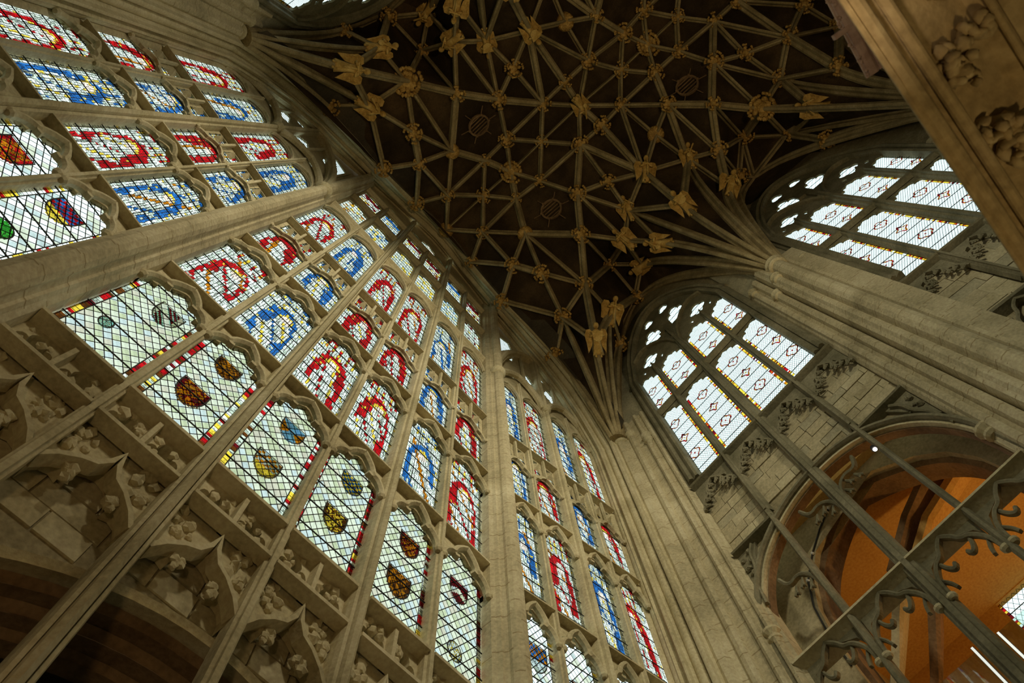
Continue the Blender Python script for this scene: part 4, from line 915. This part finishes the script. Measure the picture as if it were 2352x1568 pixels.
mm_ = bpy.data.materials.new('lit_bulb'); mm_.use_nodes = True; MAT['lit_bulb'] = mm_; mm_.node_tree.nodes['Principled BSDF'].inputs['Emission Color'].default_value = (1, .95, .85, 1); mm_.node_tree.nodes['Principled BSDF'].inputs['Emission Strength'].default_value = 6
mm_ = bpy.data.materials.new('lit_strip'); mm_.use_nodes = True; MAT['lit_strip'] = mm_; mm_.node_tree.nodes['Principled BSDF'].inputs['Emission Color'].default_value = (.95, 1, .9, 1); mm_.node_tree.nodes['Principled BSDF'].inputs['Emission Strength'].default_value = .8  # glow stands in for light caught on the glass edges
build_side(1); build_side(-1)

# floor, far walls, unseen slab added over the vault to stop sky leaks
m = M(); G0 = Fr(0, 0, 1, 0, 0, 1)
m = M(); m.box(G0, -12, 24, -12, 16, FLOORZ - .2, FLOORZ); m.build('floor', 'floor_stone', None, label='worn stone floor below the camera', cat='floor', kind='structure')
m = M(); m.box(G0, 22, 22.3, -8, 12, FLOORZ, 38); m.build('wall_west', 'dark_stone', None, label='dark far end of the choir behind the camera', cat='wall', kind='structure')
m = M(); m.box(G0, -3.9, 22.3, -7.2, 10.9, 37.4, 37.6); m.build('roof', 'dark_stone', None, label='dark roof boarding above the stone vault', cat='roof', kind='structure')

# ================================================================== vault
BZ = {}
PX = dict(A1=(872,113),A2=(893,40),A3=(789,70),A4=(985,30),A5=(1044,96),A6=(1116,94),A7=(968,119),A8=(933,187),A9=(804,158),A10=(848,242),A11=(757,243),A12=(1048,214),A13=(1144,229),A14=(1246,238),A15=(1178,157),A16=(1214,70),A17=(950,304),A18=(1052,10),A19=(1163,319),
B1=(1296,51),B2=(1368,38),B3=(1430,77),B4=(1476,25),B5=(1553,40),B6=(1638,51),B7=(1485,104),B8=(1557,119),B9=(1425,161),B10=(1349,140),B11=(1296,189),B12=(1503,168),B13=(1425,242),B14=(1532,240),B15=(1634,240),B16=(1636,145),B17=(1330,242),B18=(1381,289),B19=(1504,310),B21=(1708,125),B22=(1689,4),
C2=(1842,13),C3=(1808,87),C4=(1923,62),C6=(1789,183),C7=(1921,157),C8=(1747,251),C9=(1864,247),C10=(1804,310),C11=(1702,315),C13=(1893,325),
D1=(882,387),D2=(963,374),D3=(1037,346),D4=(1113,368),D5=(1173,394),D6=(1029,447),D7=(1110,449),D8=(1185,457),D9=(957,466),D10=(1025,527),D11=(1109,532),D12=(1206,536),D13=(1084,600),D14=(1178,608),
E1=(1243,325),E2=(1332,332),E3=(1240,415),E4=(1325,444),E5=(1396,417),E6=(1478,396),E7=(1578,366),E8=(1649,347),E9=(1442,483),E10=(1566,470),E11=(1334,538),E12=(1434,551),E13=(1515,555),E14=(1668,428),E15=(1472,606),E16=(1398,606),E18=(1695,404),
F3=(1244,627),F4=(1343,653),F5=(1293,727),F6=(1367,780),F7=(1401,716),F8=(1153,690),F9=(1276,816),F11=(1459,678),F12=(1423,788))
Z = dict(D10=35.9,D7=35.9,D5=35.9,E1=35.9,B17=35.9,B9=35.9,B7=35.9,B5=35.9,D11=34.8,D8=35.7,E3=35.5,E2=35.4,B18=35.4,B13=35.4,B12=35.4,B8=35.4,B6=35.3,B22=35.3,
 D13=34.9,D14=32.9,D12=34.2,E4=34.2,E5=34.0,B19=34.9,B14=34.3,B16=34.2,B21=34.2,B15=33.0,E11=32.9,F3=32.1,F8=32.3,E6=33.3,C3=33.3,E9=33.8,E7=33.8,E12=33.0,E8=33.0,C8=33.0,C6=33.8,
 E16=35.6,C11=35.6,F4=31.7,F5=30.6,E10=30.2,C7=30.2,E13=31.2,E14=31.2,C9=31.2,E15=34.3,E18=34.3,C10=34.3,F7=30.4,F11=34.3,F6=28.1,F9=29.75,F12=30.4,C13=31.0,C4=33.8,C2=34.1)
MIR = dict(D6='D11',D4='D8',A19='E3',A14='E2',B11='B18',B10='B13',B3='B12',B4='B8',D9='D13',D2='D14',D3='D12',D1='F8',A10='F5',A17='F3',A8='F4',A12='E11',A13='E4',A6='E9',A5='E12',A15='E5',A11='F9',A9='F6',A1='F7',A7='E16',A2='F11',A3='F12',A4='E15',A18='E13',A16='E6',B1='B19',B2='B14')
RMIR = {b: a for a, b in MIR.items()}
NODE = {}
for n_, z in Z.items(): NODE[n_] = atz(*PX[n_], z)
for a, b in MIR.items():
    NODE[a] = atz(*PX[a], Z[b])
NODE['S0'] = Vector((-3.25, 10.88, 23)); NODE['S1'] = Vector((4.88, 9.62, 23)); NODE['S2'] = Vector((12.95, 9.62, 23))
NODE['G1'] = Vector((8.95, 9.9, 34.3))
ridge = {'D10','D7','D5','E1','B17','B9','B7','B5','B5'}
def mirror(n_):
    if n_ in ridge: return n_
    if n_ in RMIR: return RMIR[n_]
    k_ = 'N_' + n_
    if k_ not in NODE: p = NODE[n_]; NODE[k_] = Vector((p.x, 2 * CY - p.y, p.z))
    return k_
EDG = '''D10-D7 D7-D5 D5-E1 E1-B17 B17-B9 B9-B7 B7-B5 D10-D11 D13-D11 D13-D14 D14-D11 D14-D12 D14-F3 D14-F8 D11-D12 D11-D7 D11-D8 D8-D7 D8-D12 D8-D5 D8-E3 D12-E11 D12-F3 D12-F4 F3-F4 F3-F5 F8-F5 F5-F4 F5-F9 F5-F6
E3-D5 E3-E1 E3-E2 E3-E4 E4-E11 E4-E2 E4-E5 E4-E9 E4-E12 E11-F4 E11-E12 E11-E16 E2-E1 E2-B17 E2-B18 E2-E5 E2-E6 E5-E6 E5-E9 E6-B18 E6-B13 E6-B19 E6-E7 E6-E9 E6-E10 E9-E12 E9-E10 E9-E13 E12-E13 E12-E16 E12-E15 E16-E15 E16-F4 E16-F11 E15-F11 F4-F6 F4-F7 F7-F11 F7-F12 F7-F6
B18-B17 B18-B13 B13-B17 B13-B9 B13-B12 B13-B14 B13-B19 B12-B9 B12-B7 B12-B8 B12-B14 B8-B7 B8-B16 B8-B6 B8-B5 B6-B5 B6-B22 B6-B16 B6-B21 B6-C3 B19-B14 B19-E7 B14-B15 B14-E7 B14-E8 B16-B15 B16-B21 B16-C6 B16-C8 B21-C3 B21-C6 B22-C3 B22-C2 C2-C3 C2-C4 C3-C4 C3-C7 C3-C6 C4-C7 B15-E8 B15-C8 B15-C11
E7-E8 E7-E10 E7-E14 E8-E14 E8-E18 E8-C11 C11-C8 C11-C10 C8-C6 C8-C9 C8-C10 C6-C7 C6-C9 C9-C10 C10-C13 C11-E18 C11-G1 E18-G1 C10-G1'''.split()
SPR = {'S0': ['F6', 'F5', 'F7', 'F9', 'F12'], 'S1': ['E10', 'E9', 'E7', 'E13', 'E14', 'E15', 'E18'], 'S2': ['C7', 'C6', 'C9', 'C10', 'C4', 'C8', 'C13']}
WALLR = [('S0', 'F12', 'F11'), ('S1', None, 'F11'), ('S1', None, 'G1'), ('S2', 'C13', 'G1')]
ceil = root('ceiling', 'dark lierne vault of moulded stone ribs with gilded bosses and carved angels', 'vault', 'structure')
EDGES = set(); RIBS = []
def addrib(path, w_): RIBS.append((path, w_))
vt = []; vidx = {}; cedges = []
def vid(p):
    k_ = (round(p.x, 2), round(p.y, 2))
    if k_ not in vidx: vidx[k_] = len(vt); vt.append(p.copy())
    return vidx[k_]
WIDE = set('D12-E11 E11-F4 F4-F6 E6-E10 B18-E6 B17-B18 D14-F3 B12-B14 B14-E7 B15-E8 B15-B16 B16-B6 E8-E14 E11-E4 E4-E2 E2-E6 B22-C3 C3-C7 B14-B15 B15-C8 C8-C9 D8-D12 D5-D8 E10-E6'.split())
for e_ in EDG:
    a, b = e_.split('-')
    for x, y in ((a, b), (mirror(a), mirror(b))):
        if tuple(sorted((x, y))) in EDGES: continue
        EDGES.add(tuple(sorted((x, y)))); p, q = NODE[x], NODE[y]
        wd = .17 if e_ in WIDE or (b + '-' + a) in WIDE else .115
        if a in ridge and b in ridge: wd = .07
        addrib([p.lerp(q, t / 3) for t in range(4)], wd); cedges.append((vid(p), vid(q)))
def curve(s, p, ex=1.55, n=9):
    return [Vector((s.x + (p.x - s.x) * t, s.y + (p.y - s.y) * t, s.z + (p.z - s.z) * (1 - (1 - t) ** ex))) for t in [k_ / n for k_ in range(n + 1)]]
for s_, L_ in SPR.items():
    for b in L_:
        for x, y in ((s_, b), (mirror(s_), mirror(b))):
            P = curve(NODE[x], NODE[y]); addrib(P, .15)
            ids = [vid(p) for p in P]; cedges += list(zip(ids, ids[1:]))
for s_, mid, top in WALLR:
    for mm2 in (0, 1):
        s2, t2 = (s_, top) if not mm2 else (mirror(s_), mirror(top)); a, b = NODE[s2], NODE[t2]
        P = []
        for k_ in range(11):
            t = k_ / 10; P.append(Vector((a.x + (b.x - a.x) * t, a.y + (b.y - a.y) * t + (.28 if not mm2 else -.28) * min(1, t * 4) * (1 if top == 'F11' else .3), a.z + (b.z - a.z) * math.sin(t * math.pi / 2) ** .75)))
        P[-1] = b.copy(); addrib(P, .13); ids = [vid(p) for p in P]; cedges += list(zip(ids, ids[1:]))
# wall line on the east
eo = [Vector((x, CY + u * sg, z)) for sg in (-1, 1) for (u, x, z) in (OUT if sg > 0 else list(reversed(OUT)))]
for k_, p in enumerate(eo): eo[k_] = p
ids = [vid(p) for p in eo]; cedges += [(a, b) for a, b in zip(ids, ids[1:]) if a != b]
# far edge
for x in (('B5', (18, CY, 35.9)), ('B22', (18, 4, 35.3)), ('B22', (18, -.3, 35.3)), ('S2', (18, 9.6, 32)), ('S2', (18, -6, 32))): vid(Vector(x[1]))
v2 = [Vector((p.x, p.y)) for p in vt]
ces = [c for c in cedges if c[0] != c[1]]
ov, oe, of, ovo, oeo, ofo = delaunay_2d_cdt(v2, ces, [], 0, 1e-4)
zz = []
for k_, p in enumerate(ov):
    if ovo[k_]: zz.append(vt[ovo[k_][0]].z)
    else:  # crossing of two ribs: nearest rib height by interpolation
        best = None
        for a, b in ces:
            pa, pb = v2[a], v2[b]; ab = pb - pa; t = max(0, min(1, (p - pa).dot(ab) / max(ab.length_squared, 1e-9))); dd = (pa + ab * t - p).length
            if best is None or dd < best[0]: best = (dd, vt[a].z + (vt[b].z - vt[a].z) * t)
        zz.append(best[1])
con = set()
for k_, (a, b) in enumerate(oe):
    if oeo[k_]: con.add((min(a, b), max(a, b)))
par = list(range(len(of)))
def find(i):
    while par[i] != i: par[i] = par[par[i]]; i = par[i]
    return i
em = {}
for i, f in enumerate(of):
    for j in range(len(f)):
        k_ = (min(f[j - 1], f[j]), max(f[j - 1], f[j])); em.setdefault(k_, []).append(i)
for k_, L_ in em.items():
    if k_ not in con and len(L_) == 2: par[find(L_[0])] = find(L_[1])
cells = {}
for i in range(len(of)): cells.setdefault(find(i), []).append(i)
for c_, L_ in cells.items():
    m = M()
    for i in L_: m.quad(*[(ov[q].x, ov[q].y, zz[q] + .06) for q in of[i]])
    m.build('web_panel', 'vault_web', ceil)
for path, wd in RIBS:
    m = M(); m.sweep(path, [(-wd, -.06), (-wd, .05), (-wd * .5, .12), (-wd * .55, .30), (-wd * .3, .35), (wd * .3, .35), (wd * .55, .30), (wd * .5, .12), (wd, .05), (wd, -.06)], (0, 0, -1)); m.build('rib', 'rib_stone', ceil)
# bosses
def bossmesh(seed, n, R0, big=False):
    rg = random.Random(seed); m = M(); m.ball((0, 0, -.22), R0 * .42, R0 * .42, .16, 10, 6, .12)
    for k_ in range(n):
        a = 2 * math.pi * k_ / n + rg.uniform(-.15, .15); q = R0 * rg.uniform(.72, .95)
        m.ball((q * .6 * math.cos(a), q * .6 * math.sin(a), -.25), R0 * .22, R0 * .22, .12, 7, 4, .3)
        for s2 in (-.22, 0, .22): m.ball((q * math.cos(a + s2), q * math.sin(a + s2), -.24 - rg.uniform(0, .1)), R0 * .14, R0 * .14, .09, 6, 4, .3)
    return m.mesh('boss_%d' % seed, 'leaf_gilt', True)
BM = [bossmesh(1, 6, .42), bossmesh(2, 8, .44), bossmesh(3, 5, .40), bossmesh(4, 7, .46), bossmesh(5, 10, .72)]
m = M(); m.lathe((0, 0, 0), [(.0, -.34), (.12, -.36), (.16, -.30), (.26, -.34), (.34, -.28), (.42, -.2), (.40, -.05)], 18)
for k_ in range(12): m.ball((.34 * math.cos(k_ * .5236), .34 * math.sin(k_ * .5236), -.28), .06, seg=6, rings=4)
RB = m.mesh('boss_rose', 'leaf_gilt', True)
ANG = {'E10','E9','E12','E13','E14','E15','F6','F7','E6','E7','C9','A9','A1','A10','A5','A6','A18','A4','A16','B17','C6X'}
BIG = {'B7', 'D5', 'A8', 'C8'}
ROSE = {'D3', 'D12', 'B19', 'D10', 'B1'}
def wedge(m, P, t=.04):
    # thin solid from outline P (list of Vector), thickness along z
    n = len(P); m.add([(p[0], p[1], p[2]) for p in P] + [(p[0], p[1], p[2] - t) for p in P], [tuple(range(n)), tuple(range(2 * n - 1, n - 1, -1))] + [(i, (i + 1) % n, n + (i + 1) % n, n + i) for i in range(n)])
def angel_meshes():
    L_ = []
    for var in range(4):
        rg = random.Random(40 + var); m = M()
        # body lies along local x (head at +x), faces down (-z)
        sec = [(-.62, .20, .10), (-.45, .17, .12), (-.2, .14, .13), (.0, .13, .14), (.18, .17, .14), (.30, .16, .12), (.38, .07, .08)]
        n = 10; V = []; 
        for x, ry, rz in sec:
            for k_ in range(n):
                a = 2 * math.pi * k_ / n; fold = 1 + (.14 * math.cos(5 * a) if x < 0 else 0); V.append((x, ry * math.cos(a) * fold, -.22 + rz * math.sin(a) * fold))
        F_ = [(i * n + k_, i * n + (k_ + 1) % n, (i + 1) * n + (k_ + 1) % n, (i + 1) * n + k_) for i in range(len(sec) - 1) for k_ in range(n)] + [tuple(range(n)), tuple((len(sec) - 1) * n + k_ for k_ in range(n))]
        m.add(V, F_); m.ball((.50, 0, -.30), .125, .105, .125, 10, 7)          # head
        m.ball((.50, 0, -.425), .02, .016, .025, 6, 4)                       # nose
        for sg in (1, -1):
            m.tube([(.24, .15 * sg, -.24), (.08, .22 * sg, -.32), (.10, .10 * sg, -.42)], .045, 7)
            m.ball((.10, .07 * sg, -.43), .04, seg=6, rings=4)
            m.tube([(-.55, .08 * sg, -.28), (-.68, .09 * sg, -.30), (-.72, .09 * sg, -.36)], .04, 6)
        body = m.mesh('angel_body_%d' % var, 'gilt', True)
        w1 = M()
        for sg in (1, -1):
            w1.k = 0; q = .36 if var % 2 else .30
            wedge(w1, [(.24, .10 * sg, -.13), (.42, .22 * sg, -.13), (.40, (q + .05) * sg, -.12), (.20, (q + .12) * sg, -.11), (-.10, (q + .06) * sg, -.10), (-.50, (q + .02) * sg, -.08), (-.22, .18 * sg, -.10)])
            for k_ in range(4): w1.ball((.25 - .15 * k_, (q + .06 - .02 * k_) * sg, -.16), .09, .035, .03, 6, 4)
        wing = w1.mesh('wings_%d' % var, 'gilt')
        t = M()
        if var == 0: t.tube([(-.1, -.1, -.46), (.3, .1, -.48), (.42, .16, -.48)], .035, 6); t.ball((-.12, -.1, -.47), .13, .1, .05, 8, 5)   # lute
        elif var == 1: t.tube([(.2, -.02, -.46), (-.25, -.3, -.46)], .028, 6); t.tube([(.28, .02, -.46), (-.1, .25, -.46)], .028, 6)            # pipes
        elif var == 2: wedge(t, [(.22, -.2, -.44), (.22, .2, -.44), (-.12, .15, -.44), (-.2, 0, -.44), (-.12, -.15, -.44)], .05)                  # shield
        else: t.tube([(.35, 0, -.44), (-.4, 0, -.44)], .03, 6); t.tube([(.12, -.2, -.45), (.12, .2, -.45)], .03, 6)                              # cross
        L_.append((body, wing, t.mesh('emblem_%d' % var, 'gilt')))
    return L_
AM = angel_meshes(); ai = 0
used = set()
for x, y in EDGES: used |= {x, y}
for n_ in sorted(used | set(MIR) | {'F12', 'C13', 'F9', 'A3', 'A11'}):
    p = NODE[n_]; base = n_.replace('N_', '')
    if n_ == 'G1' or n_ == 'N_G1': continue
    tt = (Vector((p.x, CY, 40)) - p); nrm = Vector((0, (CY - p.y) * .05, -1)).normalized()
    rot = Vector((0, 0, -1)).rotation_difference(nrm).to_euler()
    if n_ in ANG or (base in ('E10', 'E14') and n_ != base):
        sp = min(('S0', 'S1', 'S2'), key=lambda s2: (NODE[s2] - Vector((p.x, p.y if p.y > CY else 2 * CY - p.y, 23))).length); sv = NODE[sp].copy()
        if p.y < CY: sv.y = 2 * CY - sv.y
        dr = p - sv; yaw = math.atan2(dr.y, dr.x) + math.pi * 0
        if n_ in ('E9', 'E12', 'A5', 'E6'): yaw += .8
        el = math.atan2(dr.z, math.hypot(dr.x, dr.y)) * .55
        bd, wg, it = AM[ai % 4]; ai += 1; sc = 1.15
        rt = (Matrix.Rotation(yaw, 3, 'Z') @ Matrix.Rotation(-el, 3, 'Y')).to_euler()
        o = link('carved_angel', bd, ceil, (p.x, p.y, p.z - .22), rt, (sc, sc, sc))
        link('wings', wg, o); link('emblem', it, o)
    else:
        me = BM[4] if base in BIG else RB if n_ in ROSE else BM[(len(n_) * 7 + ord(n_[0]) + int(''.join(ch for ch in n_ if ch.isdigit())) ) % 4]
        k_ = .88 if base in ridge or base.startswith('D') else 1.0
        rt = (rot.to_matrix() @ Matrix.Rotation(rnd.uniform(0, 6), 3, 'Z')).to_euler()
        link('boss', me, ceil, (p.x, p.y, p.z - (.45 if base in ('E16', 'A7', 'C11', 'E15', 'A4', 'F11', 'A2', 'E18', 'C10') else .08)), rt, (k_ * rnd.uniform(.9, 1.1), k_, k_))
# ventilator roundels in three cells
for (u, v), tri in (((1097, 285), ('D3', 'A13', 'A12')), ((1268, 483), ('D12', 'E4', 'E11')), ((1580, 200), ('B16', 'B14', 'B15'))):
    a, b, c = [NODE[q] for q in tri]; nr = (b - a).cross(c - a).normalized(); nr = nr if nr.z < 0 else -nr
    q = ray(u, v); p = q * (nr.dot(a) / nr.dot(q)) + nr * .05; m = M(); R0 = .50
    m.sweep([(R0 * math.cos(k_ * math.pi / 12), R0 * math.sin(k_ * math.pi / 12), -.08) for k_ in range(24)], [(-.045, -.06), (-.045, .04), (.045, .04), (.045, -.06)], (0, 0, -1), closed=True)
    for k_ in range(6):
        a_ = k_ * math.pi / 3 + .3; m.tube([((R0 + .02) * math.cos(a_), (R0 + .02) * math.sin(a_), -.06), ((R0 + .45) * math.cos(a_), (R0 + .45) * math.sin(a_), -.04)], .025, 5); m.ball(((R0 + .03) * math.cos(a_), (R0 + .03) * math.sin(a_), -.12), .07, seg=6, rings=4)
    for k_ in range(-2, 3): m.box(G0, -.42, .42, k_ * .17 - .02, k_ * .17 + .02, -.08, -.03)
    link('roundel', m.mesh('roundel', 'arch_brown'), ceil, p, Vector((0, 0, -1)).rotation_difference(nr).to_euler())

# ================================================================== near cornice
t = root('cornice', 'blurred brown stone cornice with roll mouldings and carved leaves crossing the top corner overhead', 'cornice', loc=(1.46, 1.5, 3.0))
def cpr(name, prof, mat='cornice_stone'):
    m = M(); Y0, Y1 = -7, 8
    P = [(x - 1.46, Y0, z - 3) for x, z in prof] + [(x - 1.46, Y1, z - 3) for x, z in prof]; n = len(prof)
    m.add(P, [tuple(range(n)), tuple(range(n, 2 * n))] + [(i, (i + 1) % n, n + (i + 1) % n, n + i) for i in range(n)]); return m.build(name, mat, t)
cir = lambda cx, cz, rr, n=12: [(cx + rr * math.cos(2 * math.pi * k_ / n), cz + rr * math.sin(2 * math.pi * k_ / n)) for k_ in range(n)]
cpr('slab', [(1.46, 3.0), (1.475, 2.985), (1.5, 3.06), (1.56, 3.1), (1.60, 3.06), (1.66, 3.08), (1.92, 3.13), (1.98, 3.05), (2.02, 3.1), (2.6, 3.0), (2.6, 4.5), (2.13, 4.3), (1.56, 3.15)])
cpr('roll_moulding', cir(1.515, 3.03, .042)); cpr('roll_moulding', cir(1.615, 3.03, .028)); cpr('bead', cir(1.955, 3.045, .016))
cpr('bead', cir(1.468, 3.0, .010))
def leafcluster(u, v, n, spread):
    p = atz(u, v, 3.06); m = M()
    for k_ in range(n):
        a = rnd.uniform(0, 6.28); q = spread * math.sqrt(rnd.random()); m.ball((q * math.cos(a), q * 1.2 * math.sin(a), rnd.uniform(-.03, .03)), rnd.uniform(.02, .042), rnd.uniform(.02, .042), .03, 7, 5, .3)
    o = link('leaf_carving', m.mesh('leaf_carving', 'cornice_stone', True), t); o.location = (Vector(p) - Vector((1.46, 1.5, 3.0))) * S
for c in t.children: 
    if c.name.startswith(('slab', 'roll', 'bead')): c.location = Vector((0, -1.5, 0)) * S
for u, v in ((2205, 120), (2240, 70), (2180, 150), (2222, 160), (2300, 300), (2335, 350), (2280, 305), (2340, 300), (2150, -60), (2420, 470)): leafcluster(u, v, 9, .06)

q0 = Vector(atz(1950, 62, 4.2)); a = atz(1905, -30, 4.2) - q0; b = atz(2008, 168, 4.2) - q0; dirl = (b - a).normalized(); cr_ = Vector((dirl.y, -dirl.x, 0)); k0 = 4.2 / 29
cb = M(); off0 = q0 - Vector((1.46, 1.5, 3.0))
def sh(p): return tuple(Vector(p) + off0)
pr = lambda L_: [(x * k0, y * k0) for x, y in L_]
cb.sweep([sh(a), sh(b)], pr([(-.20, -.1), (-.20, .06), (-.1, .12), (.1, .12), (.20, .06), (.20, -.1)]), (0, 0, -1)); cb.sweep([sh(-cr_ * .7 * k0), sh(cr_ * .9 * k0)], pr([(-.1, -.1), (-.1, .14), (.1, .14), (.1, -.1)]), (0, 0, -1))
cb.sweep([sh(a + cr_ * .3 * k0), sh(b + cr_ * .3 * k0)], pr([(-.05, -.05), (-.05, .05), (.05, .05), (.05, -.05)]), (0, 0, -1)); cb.sweep([sh(a - cr_ * .3 * k0), sh(b - cr_ * .3 * k0)], pr([(-.04, -.05), (-.04, .05), (.04, .05), (.04, -.05)]), (0, 0, -1))
for k_ in range(46):
    q = a.lerp(b, rnd.random()) + cr_ * rnd.choice([-1, 1]) * rnd.uniform(.22, .42) * k0; cb.ball(sh((q.x, q.y, (-.1 + rnd.uniform(-.1, .05)) * k0)), rnd.uniform(.04, .09) * k0, seg=6, rings=4, jit=.3)
cb.build('cresting', 'pink_stone', t, label='pale pink pierced cresting with a small cross')
# light portals at the glazed openings help the renderer find the sky
def portal(fr, s0, s1, z0, z1, d=-.9):
    l = bpy.data.lights.new('sky_portal', 'AREA'); l.shape = 'RECTANGLE'; l.size = (s1 - s0) * S; l.size_y = (z1 - z0) * S; l.cycles.is_portal = True
    o = bpy.data.objects.new('sky_portal', l); COL.objects.link(o); o.location = Vector(fr.pt((s0 + s1) / 2, d, (z0 + z1) / 2)) * S
    o.rotation_euler = Vector(fr.n + (0,)).to_track_quat('-Z', 'Z').to_euler()
portal(FC, -3.9, 3.9, 8, 35.5, -.6); portal(FR, 0, 4.4, 8, 31, -.6); portal(FL, 0, 4.4, 8, 31, -.6)
for sg in (1, -1):
    A_, B_ = side(sg); portal(A_, 1.34, 6.86, 17.9, 31.5, -1.1); portal(B_, .98, 6.45, 17.7, 31.3, -1.1)
